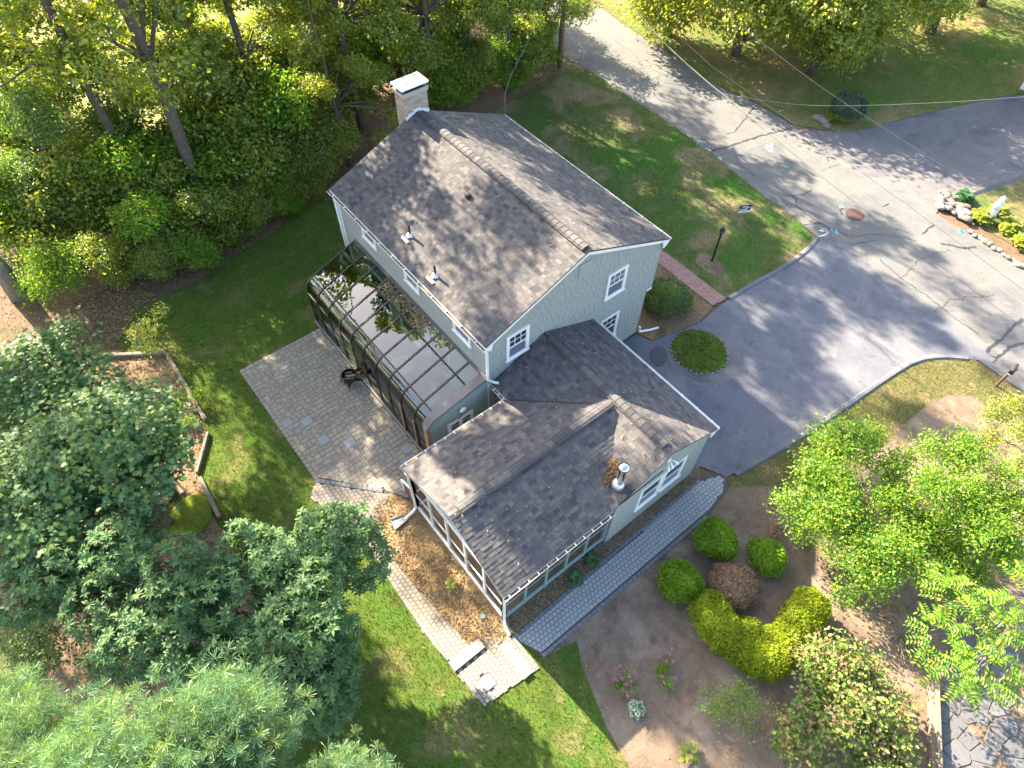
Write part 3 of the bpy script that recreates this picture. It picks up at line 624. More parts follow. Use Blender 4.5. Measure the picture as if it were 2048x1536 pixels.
roof('roof', (X1, EY1, EZ1), (-1, 0, 0), (0, RY - EY1, RZ - EZ1), X1 - X0, Lf, 22, 0)
roof('roof', (0.0, WEY0, WEZ0), (1, 0, 0), (0, WRY - WEY0, WRZ - WEZ0), WX, math.hypot(WRY - WEY0, WRZ - WEZ0), 23, 40, lambda c: not (PXL < c[0] < PXR and zp(c[0]) > c[2] + .1))
roof('roof', (WX, WEY1, WEZ1), (-1, 0, 0), (0, WRY - WEY1, WRZ - WEZ1), WX, math.hypot(WEY1 - WRY, WRZ - WEZ1), 24, 0)
pl = WRY - .12 - PY0
cl = lambda c: zw(c[1]) < c[2] + .06 or c[1] < .2
roof('roof', (PXL, PY0 + pl, PZL), (0, -1, 0), (PX - PXL, 0, PZ - PZL), pl, math.hypot(PX - PXL, PZ - PZL), 25, 60, cl)
roof('roof', (PXR, PY0, PZR), (0, 1, 0), (PX - PXR, 0, PZ - PZR), pl, math.hypot(PXR - PX, PZ - PZR), 26, 140, cl)
# ridge vents: raised caps in overlapping lengths
def ridge_cap(a, b, sl1, sl2, side, wd=.19, lift=.075):
    a = np.array(a, float); b = np.array(b, float); n = int(np.linalg.norm(b - a) / .24); side = np.array(side, float)
    d = (b - a) / n
    root = MB().bar(a + (0, 0, lift - .05), b + (0, 0, lift - .05), wd * 1.7, .05).build('ridge_vent', M['blackm'], house)
    for k in range(n):
        p0, p1 = a + d * k, a + d * (k + 1.03); z0, z1 = lift + .012, lift + .028
        mb = MB(); V = []
        for p, z in ((p0, z0), (p1, z1)):
            V += [p - side * wd + (0, 0, z - wd * sl1), p - side * wd * .35 + (0, 0, z - wd * .22 * sl1), p + side * wd * .35 + (0, 0, z - wd * .22 * sl2), p + side * wd + (0, 0, z - wd * sl2)]
        B = [v - np.array((0, 0, .02)) for v in V]
        F = [(0, 1, 5, 4), (1, 2, 6, 5), (2, 3, 7, 6), (4, 5, 13, 12), (5, 6, 14, 13), (6, 7, 15, 14), (0, 4, 12, 8), (3, 11, 15, 7)]
        mb.add(V + B, F).build('ridge_shingle', M['shingle'], root)
ridge_cap((X0 + .25, RY, RZ), (X1 - .18, RY, RZ), SR, SF, (0, 1, 0))
ridge_cap((.3, WRY, WRZ), (WX - .35, WRY, WRZ), SW0, SW1, (0, 1, 0))
ridge_cap((PX, WRY - .3, PZ), (PX, PY0 + .35, PZ), SPR, SPL, (-1, 0, 0))
# valley creases and flashing
def strip(pts, wd, name, mat, parent, th=.012):
    mb = MB()
    for a, b in zip(pts[:-1], pts[1:]): mb.bar(a, b, wd, th)
    return mb.build(name, mat, parent)
strip([(PXL + .06, .12, PZL + .06), (PX - .05, WRY - .45, PZ - .02)], .05, 'valley_flashing', M['roofdeck'], house, .03)
# trim: rakes, fascias, corner boards
def rake(pts, name='rake_board', h=.17, th=.035, nx=1):
    for a, b in zip(pts[:-1], pts[1:]):
        a, b = np.array(a, float), np.array(b, float); dz = np.array((0, 0, h))
        MB().hexa([a - dz, a - dz + nx * th * np.array(rake.out), b - dz + nx * th * np.array(rake.out), b - dz, a, a + nx * th * np.array(rake.out), b + nx * th * np.array(rake.out), b]).build(name, M['white'], house)
rake.out = (1, 0, 0); o_ = .035
rake([(X1 - .05, EY0 - .02, EZ0 - o_), (X1 - .05, RY, RZ - o_)]); rake([(X1 - .05, RY, RZ - o_), (X1 - .05, EY1 + .02, EZ1 - o_)])
rake([(WX - .05, WEY0, WEZ0 - o_), (WX - .05, WRY, WRZ - o_)], h=.06); rake([(WX - .05, WRY, WRZ - o_), (WX - .05, WEY1, WEZ1 - o_)], h=.06)
rake.out = (-1, 0, 0)
rake([(X0 + .05, EY0 - .02, EZ0 - o_), (X0 + .05, RY, RZ - o_)]); rake([(X0 + .05, RY, RZ - o_), (X0 + .05, EY1 + .02, EZ1 - o_)])
# curved eave return at the front corner and wing corner
def bracket(y0, z0, size, x, sgn, h=.3):
    P = [(x, y0, z0), (x, y0 - sgn * size, z0 + size * .4), (x, y0 - sgn * size * .93, z0 + size * .24)]
    for q in range(6):
        a = q / 5 * math.pi / 2; P.append((x, y0 - sgn * size * (.9 - .55 * math.sin(a) * .35), z0 + size * (.1 - .75 * q / 5) + .0))
    P.append((x, y0 - sgn * size * .6, z0 - h * .95)); P.append((x, y0 - sgn * size * .2, z0 - .16))
    MB().extr(P, (.05, 0, 0)).build('eave_return', M['white'], house)
bracket(EY1 + .01, EZ1 - .05, .42, X1 - .03, 1); bracket(EY0 - .01, EZ0 - .05, .36, X1 - .03, -1, .26); bracket(WEY1, WEZ1 - .04, .4, WX - .045, 1, .28)
MB().box(-10.0, .0, .02, EY0 + .0, EZ0 - .12, EZ0 - .09).build('soffit', M['white'], house)
MB().box(X0, X1, EY1 - .02, EY1 + .012, EZ1 - .19, EZ1 - .03).build('fascia', M['white'], house)
MB().box(X0, X1, EY0 - .012, EY0 + .02, EZ0 - .19, EZ0 - .03).build('fascia', M['white'], house)
MB().box(-10.0, .0, 8.34, EY1 - .02, EZ1 - .19, EZ1 - .16).build('soffit', M['white'], house)
for a in ((-10.03, -9.87), (-.12, .005)):
    MB().box(a[0], a[1], -.045, -.022, .1, 5.2).build('corner_board', M['white'], house)
MB().box(.0, .02, -.045, .1, .1, 5.2).build('corner_board', M['siding'], house)
MB().box(-10.02, 0.012, 8.06, 8.32, 2.62, 2.70).build('overhang_trim', M['white'], house)
# gutters: channel with hangers and leaf debris
def gutter(a, b, out, n, wd=.12, leaves=True):
    a, b, out = np.array(a, float), np.array(b, float), np.array(out, float); up = np.array((0, 0, 1.0))
    prof = [(0, 0), (0, -.085), (wd * .8, -.085), (wd, -.01), (wd - .012, -.01), (wd * .75, -.073), (.012, -.073), (.012, 0)]
    P = [a + out * x + up * z for x, z in prof]; g = MB().extr(P, b - a).build('gutter', M['white'], house)
    for k in range(n):
        c = a + (b - a) * (k + .5) / n; MB().bar(c + up * .004, c + out * (wd + .004) + up * .002, .03, .016).build('gutter_hanger', M['white'], g)
    if leaves:
        MB().bar(a + out * wd * .45 - up * .045, b + out * wd * .45 - up * .045, wd * .6, .045).build('leaf_debris', M['mulch'], g)
    return g
gutter((X0, EY0 - .012, EZ0 - .04), (X1, EY0 - .012, EZ0 - .04), (0, -1, 0), 12)
gutter((X1, EY1 + .012, EZ1 - .04), (X0, EY1 + .012, EZ1 - .04), (0, 1, 0), 10)
gutter((PXR + .01, PY0, PZR - .03), (PXR + .01, .1, PZR - .03), (1, 0, 0), 12)
gutter((PXL - .01, .0, PZL - .03), (PXL - .01, PY0, PZL - .03), (-1, 0, 0), 11)
gutter((-.1, WEY0 - .01, WEZ0 - .03), (PXL, WEY0 - .01, WEZ0 - .03), (0, -1, 0), 4)
gutter((WX, WEY1 + .01, WEZ1 - .03), (.05, WEY1 + .01, WEZ1 - .03), (0, 1, 0), 9, leaves=False)
def spout(pts, wd=.085):
    V, F = tube(pts, wd / 2 * 1.2, 4); MB().tube(pts, wd / 2 * 1.25, 6).build('downspout', M['white'], house)
spout([(.05, -.24, 5.22), (.045, -.1, 5.0), (.055, -.08, 3.45), (.16, .1, 3.28), (.3, .2, 3.3)])
spout([(-10.02, -.24, 5.22), (-10.06, -.1, 5.0), (-10.06, -.08, .2), (-10.1, -.4, .08)])
spout([(PXR + .1, PY0 + .06, 2.9), (6.2, PY0 + .1, 2.7), (6.2, PY0 + .1, .45), (6.32, PY0 + .05, .25), (6.62, PY0 + .0, .08)])
spout([(1.05, -4.25, 2.9), (1.08, -4.22, 2.6), (1.08, -4.2, .25), (1.1, -4.4, .12), (1.14, -4.72, .08)])
spout([(0.08, 8.1, .45), (.09, 8.12, .12), (.3, 8.6, .08), (.42, 9.0, .06)])
# windows
def window(parent, c, R, Uv, w_, h_, name='window', lites=True, lo='paneS', hi='paneD', sill=True, rows=2, cols=3, double=True):
    c, R, Uv = np.array(c, float), np.array(R, float), np.array(Uv, float); N = np.cross(R, Uv)
    def bx(mb, x0, x1, y0, y1, n0, n1):
        mb.hexa([c + R * x0 + Uv * y0 + N * n0, c + R * x1 + Uv * y0 + N * n0, c + R * x1 + Uv * y1 + N * n0, c + R * x0 + Uv * y1 + N * n0,
                 c + R * x0 + Uv * y0 + N * n1, c + R * x1 + Uv * y0 + N * n1, c + R * x1 + Uv * y1 + N * n1, c + R * x0 + Uv * y1 + N * n1]); return mb
    W2, H2, tk = w_ / 2, h_ / 2, .105
    fr = MB(); bx(fr, -W2, -W2 + tk, -H2, H2, 0, .05); bx(fr, W2 - tk, W2, -H2, H2, 0, .05); bx(fr, -W2 + tk, W2 - tk, H2 - tk, H2, 0, .052); bx(fr, -W2 + tk, W2 - tk, -H2, -H2 + .05, 0, .05)
    wn = fr.build(name, M['white'], parent)
    if sill: bx(MB(), -W2 - .04, W2 + .04, -H2 - .035, -H2 + .012, 0, .085).build('sill', M['white'], wn)
    x0, x1, y0, y1 = -W2 + tk, W2 - tk, -H2 + .05, H2 - tk; ym = (y0 + y1) / 2
    for (a, b_, mt, dn, lt) in ((ym, y1, hi, .02, lites), (y0, ym, lo, .008, False)):
        s_ = MB(); q = .035
        bx(s_, x0, x0 + q, a, b_, dn - .004, dn + .022); bx(s_, x1 - q, x1, a, b_, dn - .004, dn + .022); bx(s_, x0 + q, x1 - q, a, a + q, dn - .004, dn + .022); bx(s_, x0 + q, x1 - q, b_ - q, b_, dn - .004, dn + .022)
        s_.build('sash', M['white'], wn)
        bx(MB(), x0 + q, x1 - q, a + q, b_ - q, dn - .01, dn).build('pane', M[mt], wn)
        if lt:
            for k in range(1, cols):
                xx = x0 + (x1 - x0) * k / cols; bx(MB(), xx - .011, xx + .011, a + q, b_ - q, dn, dn + .012).build('muntin', M['white'], wn)
            for k in range(1, rows):
                yy = a + (b_ - a) * k / rows; bx(MB(), x0 + q, x1 - q, yy - .011, yy + .011, dn, dn + .013).build('muntin', M['white'], wn)
        if not double: break
    return wn
for (a, b_, c_, d_2), lo, hi in zip(winG, ('paneS', 'paneS', 'paneD'), ('paneS', 'paneD', 'paneD')):
    window(house, (.0, (a + b_) / 2, (c_ + d_2) / 2), (0, 1, 0), (0, 0, 1), b_ - a, d_2 - c_, lo=lo, hi=hi)
for q in (2.06, 3.19):
    window(house, (6.215, q, 1.86), (0, 1, 0), (0, 0, 1), 1.12, 1.48, lites=False, lo='paneS', hi='paneD')
for a, b_ in rear_w:
    window(house, ((a + b_) / 2, -.022, 4.72), (1, 0, 0), (0, 0, 1), b_ - a, .86, lites=False, lo='paneS', hi='paneS')
for q in (-8, -5.2, -2.4): window(house, (q, 8.33, 4.2), (-1, 0, 0), (0, 0, 1), .95, 1.3)
# gable louvre
lv = MB().box(0, .02, 3.86, 4.5, 5.95, 6.55).build('gable_louvre', M['siding'], house)
for k in range(7): MB().hexa([(.02, 3.9, 5.98 + k * .08), (.05, 3.9, 5.97 + k * .08), (.05, 4.46, 5.97 + k * .08), (.02, 4.46, 5.98 + k * .08), (.02, 3.9, 6.04 + k * .08), (.026, 3.9, 6.04 + k * .08), (.026, 4.46, 6.04 + k * .08), (.02, 4.46, 6.04 + k * .08)]).build('louvre_slat', M['siding'], lv)
# security lights on the wing gable
lf = MB().box(6.23, 6.28, 2.42, 2.58, 3.55, 3.7).build('security_light', M['white'], house)
for dy in (-.1, .0, .12):
    a = (6.28, 2.5 + dy * .4, 3.6); b_ = (6.42, 2.5 + dy * 1.7, 3.48)
    MB().tube([a, ((a[0] + b_[0]) / 2, (a[1] + b_[1]) / 2, 3.58), b_, (6.47, 2.5 + dy * 2.0, 3.40)], [.012, .014, .035, .045], 10).build('lamp_head', M['white'], lf)
# vent pipes and roof caps
for (x, y, z, h) in ((-5.56, .67, 5.69, .5), (-3.44, .31, 5.54, .48)):
    vp = MB().lathe([(.045, -.1), (.045, h), (.035, h), (.035, h - .05)], (x, y, z), 14).build('vent_pipe', M['blackm'], house)
    MB().lathe([(.15, .02), (.12, .05), (.07, .12), (.05, .13)], (x, y, z), 14).build('pipe_boot', M['galv'], vp)
    MB().hexa([(x - .2, y - .28, z - .07), (x + .2, y - .28, z - .07), (x + .2, y - .2, z - .03), (x - .2, y - .2, z - .03), (x - .2, y - .28, z - .045), (x + .2, y - .28, z - .045), (x + .2, y - .2, z - .01), (x - .2, y - .2, z - .01)]).build('flashing', M['white'], vp)
MB().lathe([(.11, -.04), (.12, .09), (.1, .13), (.03, .14)], (-5.07, 2.98, 6.64), 6).build('roof_cap', M['blackm'], house)
# flue on the wing roof
fl = MB().lathe([(.115, -.05), (.115, 1.0), (.135, 1.0), (.135, 1.05)], (5.82, .72, 3.42), 24).build('flue_pipe', M['steel'], house, True)
MB().lathe([(.17, 1.04), (.175, 1.09), (.165, 1.16), (.06, 1.2)], (5.82, .72, 3.42), 24).build('rain_cap', M['steel'], fl, True)
MB().lathe([(.24, -.06), (.2, .06), (.14, .16), (.118, .17)], (5.82, .72, 3.42), 24).build('storm_collar', M['galv'], fl, True)
MB().hexa([(5.42, .28, 3.21), (5.72, .18, 3.17), (5.74, .32, 3.23), (5.5, .6, 3.35), (5.42, .28, 3.235), (5.72, .18, 3.2), (5.74, .32, 3.26), (5.5, .6, 3.385)]).build('flashing', M['white'], fl)
MB().hexa([(5.95, .45, 3.28), (6.28, .3, 3.22), (6.28, .95, 3.5), (5.95, .85, 3.45), (6.0, .55, 3.36), (6.28, .45, 3.3), (6.28, .85, 3.52), (6.0, .8, 3.5)]).build('cricket', M['roofdeck'], fl)
# chimney: courses of brick, flashing, metal cap
CX0, CX1, CY0, CY1, CZ = -10.72, -10.06, 3.62, 4.72, 7.98
ch = MB().box(CX0 + .02, CX1 - .02, CY0 + .02, CY1 - .02, 0, CZ).build('chimney', M['mortar'], house)
near, far = [], []
r = random.Random(4); z = .05; k = 0
while z < CZ - .02:
    h = .062
    for face in range(4):
        ln = (CY1 - CY0) if face < 2 else (CX1 - CX0); u = -.1 if k % 2 else 0.0
        while u < ln - .02:
            a, b_ = max(u, 0) + .006, min(u + .2, ln) - .006
            if b_ - a > .02: (near if z > 6.6 else far).append((face, a, b_, z, z + h, .012 + r.random() * .01))
            u += .2
    z += h + .013; k += 1
frs = [frame((CX1 - .02, CY0, 0), (0, 1, 0), (0, 0, 1)), frame((CX0 + .02, CY1, 0), (0, -1, 0), (0, 0, 1)), frame((CX0, CY0 + .02, 0), (1, 0, 0), (0, 0, 1)), frame((CX1, CY1 - .02, 0), (-1, 0, 0), (0, 0, 1))]
for face in range(4):
    lay(ch, 'brick', frs[face], [(a, z0, b_, z1, 0, t_) for f_, a, b_, z0, z1, t_ in near if f_ == face], 'chbrick', 300 if face in (0, 2) else 0)
    lay(ch, 'brick', frs[face], [(a, z0, b_, z1, 0, t_) for f_, a, b_, z0, z1, t_ in far if f_ == face], 'chbrick', 0)
MB().box(CX0 - .03, CX1 + .03, CY0 - .03, CY1 + .03, CZ - .17, CZ - .1).box(CX0 - .045, CX1 + .045, CY0 - .045, CY1 + .045, CZ - .09, CZ).build('chimney_crown', M['mortar'], ch)
mb = MB()
for k in range(9):   # stepped flashing against the near face
    y = CY0 + k * .122; mb.box(CX1 + .005, CX1 + .03, y, y + .12, zr(y + .06) - .12, zr(y + .06) + .13 + (.02 if k % 2 else 0))
mb.build('step_flashing', M['white'], ch)
cp = MB().add([(CX0 - .06, CY0 - .06, CZ + .2), (CX1 + .06, CY0 - .06, CZ + .2), (CX1 + .06, CY1 + .06, CZ + .2), (CX0 - .06, CY1 + .06, CZ + .2), ((CX0 + CX1) / 2, (CY0 + CY1) / 2, CZ + .27)], [(0, 1, 4), (1, 2, 4), (2, 3, 4), (3, 0, 4), (3, 2, 1, 0)]).build('chimney_cap', M['galv'], ch)
mb = MB(); q = [(CX0 - .06, CY0 - .06), (CX1 + .06, CY0 - .06), (CX1 + .06, CY1 + .06), (CX0 - .06, CY1 + .06)]
for a, b_ in zip(q, q[1:] + q[:1]): mb.bar((*a, CZ + .185), (*b_, CZ + .185), .03, .06)
for a in q: mb.bar((*a, CZ + .21), ((CX0 + CX1) / 2, (CY0 + CY1) / 2, CZ + .28), .02, .012)
mb.build('cap_rim', M['white'], ch)
mb = MB()
for a in ((CX0 + .08, CY0 + .08), (CX1 - .08, CY0 + .08), (CX1 - .08, CY1 - .08), (CX0 + .08, CY1 - .08)): mb.bar((*a, CZ), (*a, CZ + .22), .03)
mb.build('cap_legs', M['galv'], ch)
# ---- screened porch
pf = MB().box(1.1, 6.08, -4.1, .3, .22, .32).build('porch_floor', M['woodtan'], house)
for k in range(34): MB().box(1.12, 6.06, -4.08 + k * .129, -4.08 + k * .129 + .121, .32, .335).build('floor_board', M['woodtan'], pf)
YF, XR, XL = -4.12, 6.09, 1.09
MB().extr([(XL, YF + .02, 2.72), (XR, YF + .02, 2.72), (XR, YF + .02, zp(XR) - .08), (PX, YF + .02, PZ - .1), (XL, YF + .02, zp(XL) - .08)], (0, .05, 0)).build('gable_panel', M['teal'], house)
rake.out = (0, -1, 0); rake([(PXL, PY0 + .04, PZL - .03), (PX, PY0 + .04, PZ - .03)], h=.1); rake([(PX, PY0 + .04, PZ - .03), (PXR, PY0 + .04, PZR - .03)], h=.1)
def screenwall(a, b, nb, mid=1.35, top=2.72, bot=.32, mat='white', name='screen_panel', blinds=False):
    a, b = np.array(a, float), np.array(b, float); d = (b - a) / nb
    for k in range(nb):
        p, q = a + d * k, a + d * (k + 1); e = d / np.linalg.norm(d)
        mb = MB(); mb.bar((*(p + e * .03), bot + .03), (*(q - e * .03), bot + .03), .05, .07).bar((*(p + e * .03), mid), (*(q - e * .03), mid), .04, .05).bar((*(p + e * .03), top - .03), (*(q - e * .03), top - .03), .05, .07)
        pn = mb.build(name, M[mat], house)
        n = np.array((e[1], -e[0])) * .0
        for z0, z1 in ((bot + .065, mid - .025), (mid + .025, top - .065)):
            me = nmesh('screen', [(*(p + e * .03), z0), (*(q - e * .03), z0), (*(q - e * .03), z1), (*(p + e * .03), z1)], [[(0, 1, 2, 3)]], M['screen'])
            link(bpy.data.objects.new('screen', me), pn)
    for k in range(nb + 1):
        p = a + d * k; MB().bar((*p, -.02), (*p, top), .075 if 0 < k < nb else .11).build('porch_post', M[mat], house)
    MB().bar((*a, bot - .06), (*b, bot - .06), .1, .16).build('porch_beam', M[mat], house)
    MB().bar((*a, top + .06), (*b, top + .06), .09, .12).build('porch_beam', M[mat], house)
screenwall((XL, YF), (XR, YF), 5)
screenwall((XR, YF), (XR, .28), 5, mat='teal')
screenwall((XL, .28), (XL, YF), 4)
for k in range(5):   # rolled wooden blinds hanging inside the gable-end screens
    x0 = XL + k * 1.0 + .06; bl = MB().box(x0, x0 + .88, YF + .1, YF + .125, 2.05 - .12 * (k % 2), 2.68).build('roll_blind', M['woodtan'], house)
    for q in range(7): MB().box(x0, x0 + .88, YF + .085, YF + .1, 2.1 + q * .085, 2.155 + q * .085).build('blind_slat', M['woodtan'], bl)
# red wooden steps with white rail
stp = MB()
for k in range(3): stp.box(.22 + k * .29, .22 + (k + 1) * .29, -4.0, -2.9, 0, .11 * (k + 1) - .02)
st = stp.build('porch_steps', M['woodred'], house)
for k in range(3): MB().box(.2 + k * .29, .2 + (k + 1) * .29 + .0, -4.05, -2.88, .11 * (k + 1) - .019, .11 * (k + 1) + .015).build('tread', M['woodred'], st)
MB().bar((.12, -4.12, .85), (1.05, -4.12, 1.35), .07, .05).bar((.16, -4.12, 0), (.16, -4.12, .85), .07).build('handrail', M['white'], st)
MB().hexa([(.2, -4.1, 0), (1.05, -4.1, 0), (1.05, -4.06, 0), (.2, -4.06, 0), (.2, -4.1, .55), (1.05, -4.1, .9), (1.05, -4.06, .9), (.2, -4.06, .55)]).build('rail_panel', M['woodred'], st)
# porch furniture seen through the screens
tb = thing('porch_table', (3.2, -2.6, .335), 'brown wooden table inside the screened porch', 'table')
MB().box(-.8, .8, -.45, .45, .69, .73).build('table_top', M['woodtan'], tb)
for sx in (-.7, .7):
    for sy in (-.36, .36): MB().box(sx - .035, sx + .035, sy - .035, sy + .035, 0, .69).build('leg', M['woodtan'], tb)
for k, (x, y, rz, lab) in enumerate(((2.7, -3.35, 0, 'brown wooden chair at the left of the porch table, by the screens'), (3.7, -3.35, .1, 'brown wooden chair at the right of the porch table, by the screens'), (4.75, -2.5, 1.6, 'brown wooden chair at the end of the porch table'))):
    cc = thing('porch_chair', (x, y, .335), lab, 'chair', 'chairs in the screened porch', rz)
    MB().box(-.24, .24, -.22, .24, .42, .46).build('seat', M['woodred'], cc); MB().box(-.24, .24, -.26, -.22, .5, .98).build('backrest', M['woodred'], cc)
    for sx in (-.21, .21):
        for sy in (-.23, .21): MB().box(sx - .02, sx + .02, sy - .02, sy + .02, 0, .42 if sy > 0 else .55).build('leg', M['woodred'], cc)
# splash block at the porch downspout
sp = thing('splash_block', (1.1, -4.95, .03), 'grey triangular splash block under the porch downspout', 'splash block')
MB().prism([(-.12, .26), (.1, .26), (.16, -.28), (-.26, -.2)], 0, .05).build('tray', M['slab'], sp); MB().bar((-.14, .26, .07), (-.27, -.2, .07), .03, .06).bar((.11, .26, .07), (.17, -.28, .07), .03, .06).build('rim', M['slab'], sp)

# ---------------------------------------------------------------- sunroom of curved glass
sun = thing('sunroom', (0, 0, 0), 'dark-framed glass sunroom with curved eaves against the rear of the house', 'sunroom')
SX0, SX1, NB = -9.05, -.18, 10
prof = [(-2.62, .22)] + [(-2.62, 1.15), (-2.62, 1.95)]
arc = []
for q in range(1, 9):
    a = q / 8 * math.radians(77); arc.append((-2.62 + .62 * (1 - math.cos(a)), 1.95 + .72 * math.sin(a)))
yA, zA = arc[-1]; yM = -.72; zT = 3.36; zM = zA + (zT - zA) * (yM - yA) / (-.03 - yA)
full = [(-2.62, .22), (-2.62, 1.95)] + arc + [(yM, zM), (-.03, zT)]
for k in range(NB + 1):
    x = SX0 + (SX1 - SX0) * k / NB; mb = MB(); pts = [(x, y, z) for y, z in full]
    for a, b_ in zip(pts[:-1], pts[1:]): mb.bar(a, b_, .055, .075, (1, 0, 0))
    mb.build('glazing_bar', M['bronze'], sun)
for (y, z, wd, hh, nm) in ((-2.62, .2, .09, .12, 'base_rail'), (-2.63, 1.0, .05, .05, 'mid_rail'), (-2.63, 1.95, .05, .05, 'eave_rail'), (yA, zA + .01, .05, .05, 'purlin'), (yM, zM + .012, .06, .06, 'purlin'), (-.06, zT + .02, .12, .09, 'wall_plate')):
    MB().bar((SX0, y, z), (SX1, y, z), wd, hh).build(nm, M['bronze'] if nm != 'wall_plate' else M['bronzelight'], sun)
for k in range(NB):
    xa = SX0 + (SX1 - SX0) * k / NB + .026; xb = SX0 + (SX1 - SX0) * (k + 1) / NB - .026
    for nm, pp in (('side_pane', [(-2.62, .25), (-2.62, 1.0)]), ('side_pane', [(-2.62, 1.0), (-2.62, 1.95)]), ('curved_pane', [(-2.62, 1.95)] + arc), ('roof_pane', [(yA, zA), (yM, zM)]), ('upper_roof_pane', [(yM, zM), (-.06, zT - .01)])):
        V = [(x, y, z) for y, z in pp for x in (xa, xb)]; n = len(pp)
        me = nmesh(nm, V, [[(2 * i, 2 * i + 1, 2 * i + 3, 2 * i + 2) for i in range(n - 1)]], M['glass'], n > 2)
        link(bpy.data.objects.new(nm, me), sun)
# far glazed end
x = SX0 - .0
V = [(x, y, z) for y, z in full] + [(x, -.03, .22)]
link(bpy.data.objects.new('end_pane', nmesh('end_pane', V, [np.arange(len(V))[None, :]], M['glass'])), sun)
MB().bar((x, -2.6, 1.0), (x, -.03, 1.0), .05).bar((x, -2.55, 2.1), (x, -.03, 2.1), .05).bar((x, -1.3, .2), (x, -1.3, zA + .28), .05).bar((x, -2.6, .2), (x, -.03, .2), .09, .1).build('end_frame', M['bronze'], sun)
MB().box(SX0 - .1, SX1, -2.72, .0, -.01, .14).build('sill_wall', M['granite'], sun)
fl2 = MB().box(SX0 + .05, SX1 - .05, -2.55, -.03, .14, .17).build('floor', M['darkfloor'], sun)
# sided near end wall with cap
ew = [(-2.66, 0), (.0, 0), (.0, 3.44), (-.06, 3.46), (-2.40, 2.93), (-2.66, 2.7)]
endw = MB().extr([(SX1 + .005, y, z) for y, z in ew], (.13, 0, 0)).build('end_wall', M['sidingteal'], sun)
frS = frame((SX1 + .135, 0, 0), (0, 1, 0), (0, 0, 1))
lay(endw, 'clapboard', frS, [(max(-2.6, -2.6 if v < 2.65 else -2.6 + (v - 2.65) * 4.4), v, -.02, v + .105, 0, .014) for v in np.arange(.15, 3.25, .105)], 'sidingteal', 40, True)
P = [(-2.7, 2.68), (-2.42, 2.97), (-.0, 3.5), (.0, 3.42), (-2.40, 2.89), (-2.7, 2.6)]
MB().extr([(SX1 - .16, y, z) for y, z in P], (.34, 0, 0)).build('wall_cap', M['bronzelight'], sun)
MB().box(SX1 - .05, SX1 + .16, -2.74, -2.6, 0, 2.68).build('corner_post', M['woodtan'], sun)
fw_ = window(sun, (SX1 + .14, -1.32, 1.62), (0, 1, 0), (0, 0, 1), 1.12, 1.0, lites=True, rows=2, cols=2, lo='paneD', hi='paneD')
MB().box(SX1 + .14, SX1 + .2, -1.38, -1.26, 1.12, 2.12).build('mullion', M['white'], sun)
lmp = MB().tube([(SX1 + .13, -1.22, 2.62), (SX1 + .2, -1.22, 2.62), (SX1 + .21, -1.22, 2.62), (SX1 + .27, -1.22, 2.62)], [.1, .1, .14, .12], 20).build('round_light', M['white'], sun, True)
# door leaves near the near end, in brown
for q in (-1.07, -1.95): MB().bar((q, -2.665, .2), (q, -2.665, 1.95), .07, .06).build('door_stile', M['woodtan'], sun)
# furniture inside
sf = thing('wicker_sofa', (-7.0, -1.1, .17), 'dark sofa inside the far part of the sunroom', 'sofa')
MB().box(-.9, .9, -.4, .4, .12, .42).build('seat', M['bronze'], sf, bevel=.04); MB().box(-.9, .9, .28, .42, .42, .85).build('backrest', M['bronze'], sf, bevel=.04)
for sx in (-.9, .78): MB().box(sx, sx + .12, -.4, .4, .42, .62).build('armrest', M['bronze'], sf, bevel=.03)
t2 = thing('plant_table', (-4.2, -1.3, .17), 'small round tan table in the middle of the sunroom', 'table')
MB().lathe([(.5, .68), (.5, .72), (.48, .73)], n=24).build('table_top', M['woodtan'], t2); MB().lathe([(.22, 0), (.05, .05), (.05, .68), (.12, .68)], n=12).build('pedestal', M['woodtan'], t2)
t3 = thing('garden_chair', (-2.3, -1.2, .17), 'tan armchair inside the near end of the sunroom', 'chair')
MB().box(-.32, .32, -.3, .3, .36, .44).build('seat', M['woodtan'], t3, bevel=.02); MB().box(-.32, .32, .24, .32, .44, 1.0).build('backrest', M['woodtan'], t3, bevel=.02)
for sx in (-.3, .3):
    for sy in (-.27, .27): MB().bar((sx, sy, 0), (sx, sy, .36), .05).build('leg', M['woodtan'], t3)
for q, (x, y, sc_) in enumerate(((-8.5, -.6, .34), (-8.3, -2.0, .3), (-5.7, -2.1, .32), (-3.2, -.6, .3), (-1.0, -.7, .36))):
    SUNPLANTS = globals().setdefault('SUNPLANTS', []); SUNPLANTS.append((x, y, sc_, ('in the far corner by the wall', 'in the far corner by the glass', 'beside the sofa by the glass', 'by the wall near the middle', 'near the sided end wall')[q]))
# house wall behind the glass: glazed door openings
for q in (-7.6, -5.4, -3.2): window(house, (q, -.022, 1.55), (1, 0, 0), (0, 0, 1), 1.5, 1.9, lites=False, lo='paneD', hi='paneD')

